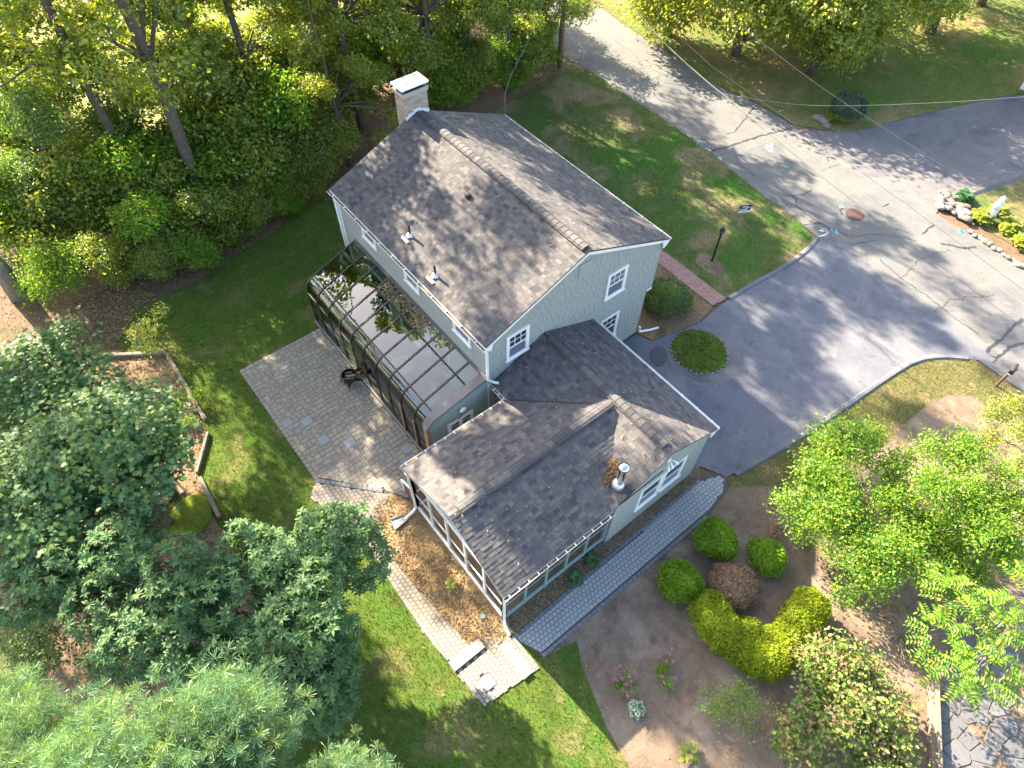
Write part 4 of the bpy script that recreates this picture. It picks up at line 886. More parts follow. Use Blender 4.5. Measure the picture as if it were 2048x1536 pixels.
# ---------------------------------------------------------------- plants
def unit(a): return a / (np.linalg.norm(a, axis=-1, keepdims=True) + 1e-9)
def cluster_points(R, blobs, ncl, per, clr, shell=.55, flat=.55, ball=False):
    wts = np.array([b[3] * b[4] + b[4] * b[5] + b[3] * b[5] for b in blobs]); wts = wts / wts.sum()
    bi = R.choice(len(blobs), ncl, p=wts); B = np.array(blobs, float)[bi]
    d = unit(R.normal(size=(ncl, 3))); rr = shell + (1 - shell) * R.random(ncl) ** .7
    d2 = d * rr[:, None]; C = B[:, :3] + d2 * B[:, 3:6]
    out = unit(d / B[:, 3:6])
    cs = R.uniform(.6, 1.35, ncl)
    jit = R.normal(size=(ncl * per, 3))
    if ball: jit = unit(jit) * R.random((ncl * per, 1)) ** .4
    P = np.repeat(C, per, 0) + jit * np.array((1, 1, flat)) * clr * np.repeat(cs, per)[:, None]
    return P, np.repeat(out, per, 0), C, out
def orient(R, out, upw=.7, outw=.5, rnd=.6, droop=.25):
    n = unit(out * outw + np.array((0, 0, upw)) + R.normal(size=out.shape) * rnd)
    a = R.normal(size=out.shape) + out * .6 - np.array((0, 0, droop)); a = unit(a - n * (a * n).sum(1, keepdims=True))
    return n, a, np.cross(n, a)
def leaves_diamond(P, n, a, s_, size, wd=.55, fold=.12):
    k = len(P); S = size[:, None]
    V = np.stack([P, P + a * S * .45 + s_ * S * wd / 2 + n * S * fold, P + a * S, P + a * S * .45 - s_ * S * wd / 2 + n * S * fold], 1).reshape(-1, 3)
    i = np.arange(k)[:, None] * 4
    return V, [np.concatenate([i + np.array([[0, 1, 2]]), i + np.array([[0, 2, 3]])])]
MAPLE = np.array([(0, 0), (.12, .14), (.02, .42), (.28, .34), (.34, .56), (.5, .34), (.62, .36), (.62, .2), (1.0, 0), (.62, -.2), (.62, -.36), (.5, -.34), (.34, -.56), (.28, -.34), (.02, -.42), (.12, -.14)])
def leaves_shape(P, n, a, s_, size, shape):
    k = len(P); m_ = len(shape); S = size[:, None]
    V = np.stack([P + a * S * u + s_ * S * v - n * S * .25 * (u - .4) ** 2 for u, v in shape], 1).reshape(-1, 3)
    return V, [np.arange(k * m_).reshape(k, m_)]
def rosettes(R, C, out, per, ln, wd):
    k = len(C); ax = unit(out * .55 + np.array((0, 0, .75)) + R.normal(size=(k, 3)) * .28); t_ = unit(np.cross(ax, R.normal(size=(k, 3)))); b_ = np.cross(ax, t_)
    ax = np.repeat(ax, per, 0); ph = np.tile(np.arange(per) * 2 * math.pi / per, k) + R.normal(0, .18, k * per); T_ = np.repeat(t_, per, 0); B_ = np.repeat(b_, per, 0)
    a = unit(T_ * np.cos(ph)[:, None] + B_ * np.sin(ph)[:, None] + ax * R.uniform(.0, .45, k * per)[:, None]); s_ = unit(np.cross(ax, a)); n = np.cross(a, s_)
    P = np.repeat(C, per, 0); L = (ln * R.uniform(.7, 1.15, k * per))[:, None]; W_ = L * wd
    c1 = P + a * L * .55 + n * L * .03; tip = P + a * L - n * L * .16
    V = np.stack([P, c1 + s_ * W_ / 2 + n * L * .04, c1, c1 - s_ * W_ / 2 + n * L * .04, tip], 1).reshape(-1, 3); i = np.arange(k * per)[:, None] * 5
    return V, [np.concatenate([i + np.array([q]) for q in ([0, 1, 2], [0, 2, 3], [2, 1, 4], [2, 4, 3])])]
def needles(R, C, ax, per, ln, wd):
    k = len(C); A = np.repeat(unit(ax), per, 0); d = unit(A * .5 + R.normal(size=(k * per, 3)) * .6); s_ = unit(np.cross(d, R.normal(size=d.shape)))
    L = (ln * R.uniform(.7, 1.15, k * per))[:, None]; T_ = np.repeat(C, per, 0) + d * L
    V = np.concatenate([C[:, None, :], np.stack([T_ - s_ * wd / 2, T_ + s_ * wd / 2], 1).reshape(k, per * 2, 3)], 1).reshape(-1, 3)
    b = np.repeat(np.arange(k) * (2 * per + 1), per); q = np.tile(np.arange(per) * 2, k)
    return V, [np.stack([b, b + 1 + q, b + 2 + q], 1)]
def fronds(R, C, out, nl, ln, leafl, wd):
    """pinnate leaves: pairs of leaflets along a drooping stalk"""
    Vs = []; k = len(C); hd = unit(out * np.array((1, 1, .2)) + R.normal(size=(k, 3)) * np.array((.5, .5, .15)))
    Ps, As, Ns, Ss = [], [], [], []
    for q in range(nl):
        f = (q + 1) / nl
        p = C + hd * ln * f + np.array((0, 0, 1)) * (ln * (.25 * f - .45 * f * f)); side = unit(np.cross(hd, np.array((0, 0, 1.0))))
        for sg in (-1, 1):
            a = unit(side * sg + hd * .45 - np.array((0, 0, .15))); Ps.append(p); As.append(a); n = unit(np.cross(a, np.cross(np.array((0, 0, 1.0)), a)) + R.normal(size=a.shape) * .2); n = unit(n - a * (n * a).sum(1, keepdims=True)); Ns.append(n); Ss.append(np.cross(n, a))
    P, A, N, S_ = (np.concatenate(x) for x in (Ps, As, Ns, Ss))
    return leaves_diamond(P, N, A, S_, leafl * R.uniform(.75, 1.1, len(P)), wd, .08)
def join(parts):
    V = []; FS = []; b = 0
    for v, fs in parts:
        V.append(v); FS += [f + b for f in fs]; b += len(v)
    return np.concatenate(V), FS
def limb_mesh(R, base, top, r0, r1, tips, wob=.12, n=7, tr=.05):
    """tapered trunk with limbs reaching to the given tips"""
    base, top = np.array(base, float), np.array(top, float); mb = MB(); k = 9; pts = []; rad = []
    for i in range(k):
        f = i / (k - 1); p = base + (top - base) * f + (np.array((R.normal(), R.normal(), 0)) * wob * math.sin(math.pi * f)); pts.append(p); rad.append(r0 * (1.35 if i == 0 else 1) * (1 - f) + r1 * f)
    mb.tube(pts, rad, n)
    for tp in tips:
        tp = np.array(tp, float); f = float(np.clip((tp[2] - base[2]) / (top[2] - base[2] + 1e-6) - R.uniform(.06, .16 if top[2] > 10 else .35), .3 if top[2] > 10 else .08, .94)); i = f * (k - 1); i0 = int(i); p = pts[i0] * (1 - i + i0) + pts[min(i0 + 1, k - 1)] * (i - i0)
        rr = (r0 * (1 - f) + r1 * f) * .5; mid = (p + tp) / 2 + np.array((R.normal() * .2, R.normal() * .2, .12 * np.linalg.norm(tp - p)))
        mb.tube([p, (p + mid) / 2 + np.array((0, 0, .05)), mid, (mid + tp) / 2 + R.normal(size=3) * .05, tp], [rr, rr * .75, rr * .5, rr * .3, max(.008, rr * .12)], 5)
    return mb
def make_meshes(key, blobs, ncl, per, clr, size, kind='diamond', mat='lf_wood', wd=.6, shell=.5, trunk=None, bark='bark', tips=10, seed=1, flat=.55, upw=.7, outw=.5, rnd=.6, cores=None):
    R = np.random.default_rng(seed)
    if kind in ('diamond', 'maple'):
        P, O_, C, CO = cluster_points(R, blobs, ncl, per, clr, shell, flat); n, a, s_ = orient(R, O_, upw, outw, rnd); sz = size * R.uniform(.45, 1.4, len(P))
        V, FS = leaves_diamond(P, n, a, s_, sz, wd) if kind == 'diamond' else leaves_shape(P, n, a, s_, sz, MAPLE)
    elif kind == 'rosette':
        _, _, C, CO = cluster_points(R, blobs, ncl, 1, clr, shell, flat); V, FS = rosettes(R, C, CO, per, size, wd)
    elif kind == 'needle':
        P, O_, C, CO = cluster_points(R, blobs, ncl, 3, clr, shell, flat); V, FS = needles(R, P, unit(O_ + np.array((0, 0, .5)) + R.normal(size=O_.shape) * .5), per, size, wd)
    elif kind == 'frond':
        _, _, C, CO = cluster_points(R, blobs, ncl, 1, clr, shell, flat); V, FS = fronds(R, C, CO, per, size, size * .3, wd)
    cm = nmesh(key + '_crown', V, FS, M[mat]); tm = None
    if trunk:
        tp = C[R.choice(len(C), min(tips, len(C)), replace=False)]
        tm = limb_mesh(R, trunk[0], trunk[1], trunk[2], trunk[3], tp).mesh(key + '_trunk', M[bark], True)
    MESH[key] = (cm, tm); return cm, tm
def plant(key, name, loc, label, cat, group=None, rz=0.0, s=1.0, crown='crown', stem='trunk', sz=None):
    o = thing(name, tuple(map(float, loc)), label, cat, group, rz, s)
    if sz: o.scale = sz
    cm, tm = MESH[key]; link(bpy.data.objects.new(crown, cm), o)
    if tm: link(bpy.data.objects.new(stem, tm), o)
    return o
# --- woodland tree forms (crown clumps around a tall trunk), in their own space
def tall_blobs(R, h0, h1, rad, n):
    B = []
    for k in range(n):
        f = k / (n - 1); z = h0 + (h1 - h0) * f; a = R.random() * 6.28; q = rad * (.65 * math.sin(math.pi * min(1, .25 + f * .72))) * R.uniform(.4, 1.0)
        rr = rad * R.uniform(.32, .5) * (1.1 - .45 * f); B.append((q * math.cos(a), q * math.sin(a), z, rr, rr, rr * .72))
    return B
def canopy_tree(key, seed, low, high, mat, trunk, nlow=330, nhigh=27):
    """fine leafy sprays low down, heavy leaf masses with open sky between them above"""
    R = np.random.default_rng(seed); parts = []; tips = []
    lo = [(R.normal() * 1.7, R.normal() * 1.7, low[0] + (low[1] - low[0]) * R.random(), 1.0, 1.0, .6) for _ in range(9)]
    P, O_, C, _ = cluster_points(R, lo, nlow, 36, .3, .3, .5); n, a, s_ = orient(R, O_); parts.append(leaves_diamond(P, n, a, s_, .17 * R.uniform(.45, 1.4, len(P)), .62)); tips.append(C)
    hi = tall_blobs(R, high[0], high[1], 4.6, 14)  # upper crown, mostly out of frame, is clumped to shape the sun dapples
    P, O_, C, _ = cluster_points(R, hi, nhigh, 300, .95, .5, .75, True); n, a, s_ = orient(R, O_); parts.append(leaves_diamond(P, n, a, s_, .25 * R.uniform(.45, 1.4, len(P)), .62)); tips.append(C)
    V, FS = join(parts); cm = nmesh(key + '_crown', V, FS, M[mat]); C = np.concatenate([tips[0][::16], tips[1][::5]])
    MESH[key] = (cm, limb_mesh(R, (0, 0, -.1), (R.normal() * .5, R.normal() * .5, high[1] - .5), trunk, .04, C).mesh(key + '_trunk', M['barkg' if key == 'wood5' else 'bark'], True))
canopy_tree('wood4', 117, (6.5, 9.0), (12.5, 22.5), 'lf_wood', .26, 60, 22)  # tall crown made for the sunroom panes to reflect
canopy_tree('wood6', 119, (8, 9.5), (19.5, 26), 'lf_wood', .26, 40, 15)  # crown kept very high, added only as a reflection for the near panes
canopy_tree('wood5', 118, (3.5, 8.5), (9.5, 18), 'lf_wood', .36, 60, 40)
for k in range(4): canopy_tree('wood%d' % k, 100 + k, (3.0, 8.0), (8.2, 19.5), 'lf_wood' if k != 2 else 'lf_oak', (.26, .2, .16, .23)[k])
for k in range(3):
    R = np.random.default_rng(130 + k)
    make_meshes('under%d' % k, [(R.normal() * .7, R.normal() * .7, 1.0 + 2.3 * q / 5, R.uniform(.7, 1.2), R.uniform(.7, 1.2), R.uniform(.5, .8)) for q in range(6)], 420, 26, .26, .15, 'diamond', ('lf_wood', 'lf_shrub', 'lf_wood')[k], .62, .3, ((0, 0, -.05), (0, 0, 3.2), .06, .01), 'bark', 12, 230 + k)
def edge_tree(key, R, h0, h1, rad, n, mat, ncl, per, clr, size, seed, trunk=.28):
    make_meshes(key, tall_blobs(R, h0, h1, rad, n), ncl, per, clr, size, 'diamond', mat, .6, .4, ((0, 0, -.1), (0, 0, h1 - 1), trunk, .04), 'bark', 18, seed)
edge_tree('oak0', np.random.default_rng(41), 2.6, 10.5, 5.2, 16, 'lf_oak', 620, 30, .42, .24, 41); edge_tree('oak1', np.random.default_rng(42), 2.4, 9.5, 4.8, 15, 'lf_oak', 580, 30, .42, .24, 42)
edge_tree('dark0', np.random.default_rng(43), 2.0, 7.0, 3.0, 11, 'lf_woodd', 620, 26, .3, .17, 43, .16)
edge_tree('yellow0', np.random.default_rng(44), 1.5, 5.5, 2.6, 9, 'lf_oak', 420, 24, .3, .16, 44, .12)
WOOD = [  # px of the trunk foot, variant, rotation, scale, label
    ((405, 362), 0, .3, 1.05, 'thick-trunked tall tree in the middle of the bare trunks behind the back lawn'),
    ((252, 335), 1, 1.2, .98, 'tall tree with a forked dark trunk left of the bright gap'),
    ((287, 298), 2, 2.2, 1.0, 'slim tree with an ivy-green trunk in front of the sunny yard'),
    ((470, 325), 3, .9, .95, 'tall tree with a leaning grey trunk right of the bright gap'),
    ((385, 290), 1, 4.0, .8, 'thin young tree between the two thicker trunks at the bright gap'),
    ((560, 300), 0, 2.6, .92, 'tall leafy tree behind the far rear corner of the house'),
    ((640, 235), 2, 5.1, .95, 'tall leafy tree left of the chimney'),
    ((110, 330), 3, 3.3, .95, 'tall tree behind the dark evergreen at the left edge'),
    ((600, 120), 1, .4, 1.05, 'tall tree at the top edge, left of the pine'),
    ((480, 120), 3, 1.9, 1.05, 'tall tree at the top edge above the bright gap'),
    ((860, 110), 0, 4.4, .8, 'tall tree at the top edge right of the pine'),
    ((430, 440), 4, .2, 1.22, 'tall added tree rising from the lawn-edge shrubs, its crown spread over the lawn'),  # put in so that its crown is mirrored in the sunroom glass
    ((700, 330), 2, .2, .62, 'lower leafy tree close behind the house chimney end')]
for (px, py), k, rz, s_, lab in WOOD:
    g_ = G(px, py); plant('wood%d' % k, 'woodland_tree', (g_[0], g_[1], 0), lab, 'tree', 'woodland trees behind the house', rz, s_)
DEEP = iter(['whose crown hangs over the top of the maples at the left edge', 'behind the pine, at the top edge', 'at the top edge left of the road bend', 'standing behind the shrubs right of the chimney', 'rising out of the thicket above the front lawn', 'right behind the pine above the chimney', 'nearest the utility pole, rising out of the thicket', 'between the pine and the thicket at the top edge', 'rising behind the lawn-edge shrubs, its bare trunk in front of the evergreens', 'close behind the shrubs left of the chimney'])
for (x, y, k, rz, s_) in ((-17.5, -17.5, 2, 2.0, 1.0), (-31, 12, 1, 3.0, 1.0), (-33, 18, 3, 5.0, 1.0), (-19.5, 11.2, 0, 2.2, .95), (-18.8, 15.6, 1, .9, .9), (-23.5, 8.6, 2, 4.0, 1.0), (-20.3, 18.6, 3, 1.3, .95), (-23.5, 12.8, 4, 1.9, .9), (-20.5, -5.6, 6, 2.6, 1.0), (-20.2, 6.4, 1, 3.9, 1.05)):  # mostly unseen, added to cast shade on roofs, driveway and road
    plant('wood%d' % k, 'woodland_tree', (x, y, 0), 'tall added tree ' + next(DEEP), 'tree', 'added trees deep in the woods', rz, s_)
UND = [((300, 395), 0, 1.0), ((360, 430), 1, .95), ((420, 400), 0, .9), ((470, 430), 1, .8), ((520, 390), 0, 1.0), ((570, 350), 1, 1.0), ((620, 330), 0, .85), ((650, 290), 2, 1.05), ((700, 255), 0, .9), ((720, 210), 1, 1.0), ((440, 490), 2, .7), ((330, 520), 1, .75), ((500, 330), 0, 1.2), ((560, 270), 0, 1.2), ((380, 480), 2, .8),
       ((250, 560), 2, .55), ((180, 470), 2, .8), ((240, 450), 0, .9), ((100, 480), 1, .8),
       ((575, 425), 1, .45), ((520, 455), 0, .5), ((470, 480), 1, .45), ((625, 385), 0, .5), ((410, 535), 1, .45), ((345, 560), 0, .45), ((600, 300), 1, 1.0), ((670, 350), 0, .6)]
UL = ['above the bright gap in the trees', 'at the foot of the forked trunk', 'below the thick trunk', 'at the lawn edge below the leaning trunk', 'along the lawn edge, midway to the house', 'near the far rear corner of the house', 'touching the far roof edge', 'left of the chimney, dark green', 'just left of the chimney top', 'behind the chimney', 'low and dark at the curve of the lawn', 'over the leaf pile by the lawn', 'tall and bright behind the lawn-edge shrubs', 'tall and bright left of the chimney', 'dark, under the bare trunks', 'small and dark beside the brown leaf pile', 'dark, at the left under the evergreen', 'yellow-green, between evergreen and leaf pile', 'at the left edge above the grey trunk', 'low at the lawn edge nearest the sunroom', 'low at the lawn edge where the leaf litter narrows', 'low at the lawn edge, middle of the curve', 'low against the far rear house corner', 'low at the lawn edge above the sapling', 'low between leaf pile and lawn', 'tall, left of the chimney and behind the roof edge', 'low, just off the far gable wall']
for ((px, py), k, s_), ul in zip(UND, UL):
    g_ = G(px, py); plant('under%d' % k, 'understory_shrub', (g_[0], g_[1], 0), 'leafy woodland shrub ' + ul, 'shrub', 'shrubs along the wood edge', px * .37, s_ * 1.3, 'foliage', 'stem')
for x, y, sc_, wh in SUNPLANTS:
    o = plant('under1', 'potted_plant', (x, y, .17 + .2), 'leafy potted plant inside the sunroom ' + wh, 'plant', 'potted plants in the sunroom', x, sc_ * 1.1, 'foliage', 'stem')
    MB().lathe([(.35, -.62), (.55, .1), (.48, .1), (.4, -.1)], n=16).build('pot', M['rust'], o)
# upper middle thicket beside the road and pine
for (px, py), key, s_, lab in [((800, 165), 'under1', 1.1, 'leafy shrub behind the chimney cap'), ((880, 190), 'under0', 1.15, 'bright green shrub right of the chimney'), ((940, 165), 'dark0', .62, 'dense green tree between chimney and utility pole'), ((1010, 150), 'dark0', .6, 'dense round-topped tree left of the utility pole'), ((1060, 125), 'yellow0', .72, 'tree thicket nearest the utility pole'),
                          ((1000, 60), 'yellow0', .95, 'yellow-green tree at the top edge left of the utility pole'), ((920, 90), 'yellow0', 1.0, 'yellow-green tree behind the thicket right of the chimney'), ((850, 150), 'yellow0', .8, 'yellowish small tree just above the chimney'), ((760, 175), 'dark0', .6, 'dark green small tree left of the chimney cap'), ((1050, 40), 'dark0', .8, 'green tree at the top edge beside the road'),
                          ((905, 212), 'under1', .85, 'low green shrub at the wood edge right of the chimney'), ((955, 196), 'under0', .8, 'low bright shrub at the upper corner of the front lawn'), ((1012, 178), 'under1', .8, 'low green shrub at the top of the front lawn'), ((1055, 160), 'under0', .85, 'low yellow-green shrub left of the utility pole foot'), ((1085, 132), 'under1', .75, 'low green shrub nearest the utility pole foot'), ((840, 205), 'under0', .9, 'yellow-green shrub directly right of the chimney cap')]:
    g_ = G(px, py); plant(key, 'thicket_tree', (g_[0], g_[1], 0), lab, 'tree', 'thicket beside the front lawn', px * .7, s_)
# white pine behind the house: bare lower limbs
R = np.random.default_rng(55)
make_meshes('pinefar', [(R.normal() * 1.6, R.normal() * 1.6, 7.5 + q * .9, 1.3, 1.3, .45) for q in range(10)], 420, 14, .4, .2, 'needle', 'lf_pine', .03, .3, ((0, 0, -.1), (0, 0, 17), .3, .05), 'barkg', 22, 56)
g_ = G(745, 135); pn = plant('pinefar', 'pine_tree', (g_[0], g_[1], 0), 'white pine with a grey trunk and bare dead limbs above the chimney', 'pine tree')
mb = MB()
for k in range(14):
    a = R.random() * 6.28; z = R.uniform(3.5, 7.5); l = R.uniform(1.2, 2.4); mb.tube([(0, 0, z), (l * .5 * math.cos(a), l * .5 * math.sin(a), z - .15), (l * math.cos(a), l * math.sin(a), z - .6 + R.normal() * .2)], [.04, .025, .008], 5)
    for q in range(3):
        b_ = a + R.normal() * .5; mb.tube([(l * .6 * math.cos(a), l * .6 * math.sin(a), z - .25), (l * .6 * math.cos(a) + .5 * math.cos(b_), l * .6 * math.sin(a) + .5 * math.sin(b_), z - .4)], [.014, .005], 4)
mb.build('dead_limb', M['twig'], pn)
# trees across the road
for (px, py), key, rz, s_, lab in [((1335, 68), 'oak1', .3, .85, 'leafy tree leftmost in the row across the road'), ((1470, 108), 'oak0', 1.4, .9, 'broad tree second from the left across the road'), ((1620, 146), 'oak1', 2.7, .82, 'tree hanging low over the leafy verge across the road'), ((1740, 104), 'oak0', 3.9, .85, 'broad tree in the middle of the row across the road'), ((1860, 64), 'oak1', 5.2, .9, 'tree at the top edge above the neighbour lawn'), ((1560, 20), 'oak0', .8, 1.1, 'tall tree at the top edge behind the row across the road'), ((1400, 10), 'oak1', 3.1, 1.1, 'tall tree at the top edge beside the road bend'), ((1960, 10), 'oak0', 4.5, .85, 'rightmost tree at the top edge above the neighbour lawn')]:
    g_ = G(px, py); plant(key, 'roadside_tree', (g_[0], g_[1], 0), lab, 'tree', 'trees across the road', rz, s_ * 1.14)
# dark evergreen mass at the upper left
R = np.random.default_rng(61)
make_meshes('ever', [(R.normal() * 1.1, R.normal() * 1.1, 1.2 + q * .8, 1.5 - q * .1, 1.5 - q * .1, .9) for q in range(8)], 620, 24, .26, .16, 'diamond', 'lf_woodd', .5, .45, ((0, 0, -.1), (0, 0, 7.5), .16, .02), 'bark', 12, 62)
for (px, py), s_, lab in [((185, 440), 1.0, 'dark evergreen tree at the left, in front of the bare trunks'), ((95, 300), 1.05, 'dark evergreen tree at the left edge beside the brown shed'), ((60, 470), .7, 'smaller dark evergreen at the left edge above the grey trunk')]:
    g_ = G(px, py); plant('ever', 'evergreen_tree', (g_[0], g_[1], 0), lab, 'tree', 'dark evergreens at the left', px * .1, s_)
# big grey trunk at the left edge, its crown above the frame
g_ = G(40, 590); plant('wood5', 'tall_tree', (g_[0], g_[1], 0), 'tall tree with a thick pale grey trunk at the left edge', 'tree')
# maples on the left
for k, (blobs, px, py, rz) in enumerate([
    ([(0, 0, 7.4, 1.9, 1.9, 1.0), (1.3, .9, 6.6, 1.5, 1.5, .9), (-1.2, -.6, 6.6, 1.6, 1.6, .9), (.5, -1.4, 6.4, 1.5, 1.4, .9), (-.4, 1.5, 6.2, 1.4, 1.4, .8), (1.9, -.6, 5.6, 1.2, 1.2, .8), (0, 0, 5.6, 2, 2, 1)], 205, 912, 0),
    ([(0, 0, 6.2, 1.8, 1.8, .9), (1.2, -.8, 5.6, 1.4, 1.4, .8), (-1.0, 1.0, 5.6, 1.4, 1.4, .8), (.9, 1.2, 5.2, 1.3, 1.3, .8), (-1.3, -.9, 5.2, 1.3, 1.3, .8)], 60, 745, 1.0),
    ([(0, 0, 6.0, 1.6, 1.6, .9), (1.3, .3, 5.3, 1.2, 1.2, .8), (-.8, 1.2, 5.3, 1.2, 1.2, .7), (.3, -1.2, 5.2, 1.3, 1.3, .8)], 215, 850, 2.0),
    ([(0, 0, 6.6, 1.9, 1.9, 1.0), (1.3, -.3, 6.0, 1.5, 1.5, .9), (-1.1, .9, 6.0, 1.5, 1.5, .9), (-.6, -1.3, 5.6, 1.4, 1.4, .8)], 50, 985, .4)]):
    make_meshes('maple%d' % k, blobs, 330 if k == 0 else 250, 24, .27, .165, 'maple', 'lf_maple', .5, .45, ((0, 0, -.1), (0, 0, 5.5), .17, .05), 'bark', 12, 70 + k, .42, 1.2, .5, .4)
    top = G(px, py, 5.0)
    plant('maple%d' % k, 'maple_tree', (top[0], top[1], 0), ('largest maple, in the middle of the left edge', 'maple furthest up the left edge, below the grey trunk', 'maple closest to the back lawn timbers', 'maple lowest on the left edge, above the rhododendron')[k], 'maple tree', 'maples on the left', 0, 1, 'crown', 'trunk', (.92, .92, .8))
# rhododendron thicket
R = np.random.default_rng(81)
RH = [((90, 1120), 4.6), ((210, 1080), 5.0), ((330, 1110), 4.8), ((420, 1180), 4.4), ((300, 1200), 4.6), ((160, 1200), 4.2), ((450, 1290), 3.8), ((330, 1290), 3.8), ((550, 1110), 4.4), ((640, 1040), 4.6), ((690, 1040), 4.3), ((620, 1150), 4.5), ((560, 1230), 4.3), ((640, 1240), 4.1), ((560, 1330), 3.6), ((600, 1380), 3.3), ((30, 1080), 4.4), ((20, 1180), 4.0), ((480, 1080), 4.4), ((230, 1260), 3.9), ((620, 1310), 3.6)]
split = {'rhododendron_bush': (lambda p: p[0] < 480, 'broad rhododendron with whorled dark leaves at the lower left, beside the mossy rock'), 'rhododendron_bush.': (lambda p: p[0] >= 480, 'tall rhododendron leaning over the side walk near the patio corner')}
for nm, (cond, lab) in split.items():
    bl = []; o0 = G(*((250, 1200) if cond((0, 0)) else (600, 1200)), 0.0)
    for (px, py), z in RH:
        if cond((px, py)): z += .7; p = G(px, py, z); bl.append((p[0] - o0[0], p[1] - o0[1], z - .5, .82, .82, .55)); bl.append((p[0] - o0[0] + R.normal() * .3, p[1] - o0[1] + R.normal() * .3, z - 1.4, .95, .95, .7))
    make_meshes('rhodo' + nm, bl, 95 * len(bl), 8, .2, .215, 'rosette', 'lf_rhodo', .34, .62, ((bl[0][0] * .5, bl[0][1] * .5, -.1), (bl[0][0] * .5, bl[0][1] * .5, 3.4), .11, .03), 'bark', 40, 82 + len(bl))
    plant('rhodo' + nm, 'rhododendron_bush', (o0[0], o0[1], 0), lab, 'rhododendron')
# white pine tops at the bottom left, close below the viewpoint
R = np.random.default_rng(91)
def pine_near(key, tops, label, foot):
    bl = []; 
    for (px, py), z, rr in tops:
        p = G(px, py, z); bl.append((p[0] - foot[0], p[1] - foot[1], z, rr, rr, rr * .5))
        for q in range(2): bl.append((p[0] - foot[0] + R.normal() * rr * .5, p[1] - foot[1] + R.normal() * rr * .5, z - .35 - q * .4, rr * 1.0, rr * 1.0, rr * .4))
    make_meshes(key, bl, 36 * len(bl), 46, .19, .155, 'needle', 'lf_pine', .0075, .5, ((0, 0, -.1), (np.mean([b[0] for b in bl]), np.mean([b[1] for b in bl]), max(b[2] for b in bl)), .24, .03), 'bark', 40, 92 + len(bl), .6)
    plant(key, 'white_pine', (foot[0], foot[1], 0), label, 'pine tree')
pine_near('pineA', [((430, 1420), 12.2, .45), ((360, 1460), 12.4, .5), ((455, 1480), 12.0, .45), ((420, 1550), 12.2, .55), ((300, 1530), 12.3, .55), ((230, 1500), 12.2, .45), ((160, 1540), 12.2, .5), ((330, 1600), 12, .7), ((450, 1610), 12, .6)], 'white pine with soft blue-green needles at the bottom left corner', (6.6, -11.2))
pine_near('pineB', [((80, 1470), 11.6, .5), ((10, 1450), 11.2, .5), ((20, 1530), 11.6, .6), ((80, 1570), 11.8, .6), ((-60, 1500), 11.2, .7), ((160, 1610), 11.8, .6)], 'white pine at the far lower left corner of the frame', (4.4, -13.0))
pine_near('pineC', [((690, 1570), 10.6, .28), ((645, 1600), 10.6, .3), ((730, 1600), 10.4, .28), ((700, 1630), 10.4, .4)], 'small white pine top poking in at the bottom, left of the lawn', (8.2, -9.8))
# --- clipped yews: dense skin of small sprays over a twiggy heart
def clipped(key, blobs, n, size, mat, seed, heart=.86, box=2.0):
    R = np.random.default_rng(seed); P = []; O_ = []
    A = np.array([b[3] * b[4] + b[3] * b[5] for b in blobs]); A = A / A.sum()
    for b, f in zip(blobs, A):
        k = int(n * f); d = unit(R.normal(size=(k, 3))); d[:, 2] = np.abs(d[:, 2]) * 1.0 - .25 * R.random(k); d = unit(d); d = d / ((np.abs(d) ** box).sum(1, keepdims=True) ** (1 / box)); wv = 1 + np.where(R.random((k, 1)) < .05, R.random((k, 1)) * .16, 0) + .05 * np.sin(d[:, :1] * 7 + d[:, 1:2] * 5 + b[0]) + .035 * np.sin(d[:, 1:2] * 17 + d[:, 2:3] * 13) * np.sin(d[:, :1] * 19 - b[1])
        P.append(np.array(b[:3]) + d * wv * np.array(b[3:6]) * (1 - .12 * R.random((k, 1)) ** 2)); O_.append(unit(d / np.array(b[3:6])))
    P = np.concatenate(P); O_ = np.concatenate(O_)
    ok = P[:, 2] > .03
    for b in blobs: ok &= ((np.abs((P - np.array(b[:3])) / np.array(b[3:6])) ** box).sum(1) > .72)
    P = P[ok]; O_ = O_[ok]
    n_ = unit(O_ * .8 + R.normal(size=P.shape) * .5); a = R.normal(size=P.shape) + O_ * .5 + np.array((0, 0, .4)); a = unit(a - n_ * (a * n_).sum(1, keepdims=True)); s_ = np.cross(n_, a)
    V, FS = leaves_diamond(P, n_, a, s_, size * R.uniform(.6, 1.3, len(P)), .42, .1)
    mb = MB()
    for b in blobs: mb.lathe([(b[3] * heart * math.cos(t_), max(.0, b[2] + b[5] * heart * math.sin(t_))) for t_ in np.linspace(-1.2, 1.5, 9)], (b[0], b[1], 0), 14)
    MESH[key] = (nmesh(key, V, FS, M[mat]), mb.mesh(key + '_heart', M['lf_yew'] if mat != 'lf_dead' else M['lf_dead'], True))
def dome(key, r, h, n, size, mat, seed):
    q = random.Random(seed); clipped(key, [(0, 0, h * .42, r * .9, r * .9, h * .56)] + [(r * .3 * math.cos(a), r * .3 * math.sin(a), h * .38 * q.uniform(.8, 1.15), r * q.uniform(.66, .8), r * q.uniform(.66, .8), h * q.uniform(.45, .6)) for a in (q.random(), 2 + q.random(), 4 + q.random())], n * 2, size, mat, seed)
dome('yew0', .72, 1.1, 7500, .105, 'lf_yew', 301); dome('yew1', .72, 1.15, 7500, .105, 'lf_yew', 302); dome('yew2', .62, 1.1, 6000, .105, 'lf_yew', 303); dome('deadyew', .8, .9, 6500, .1, 'lf_dead', 304)
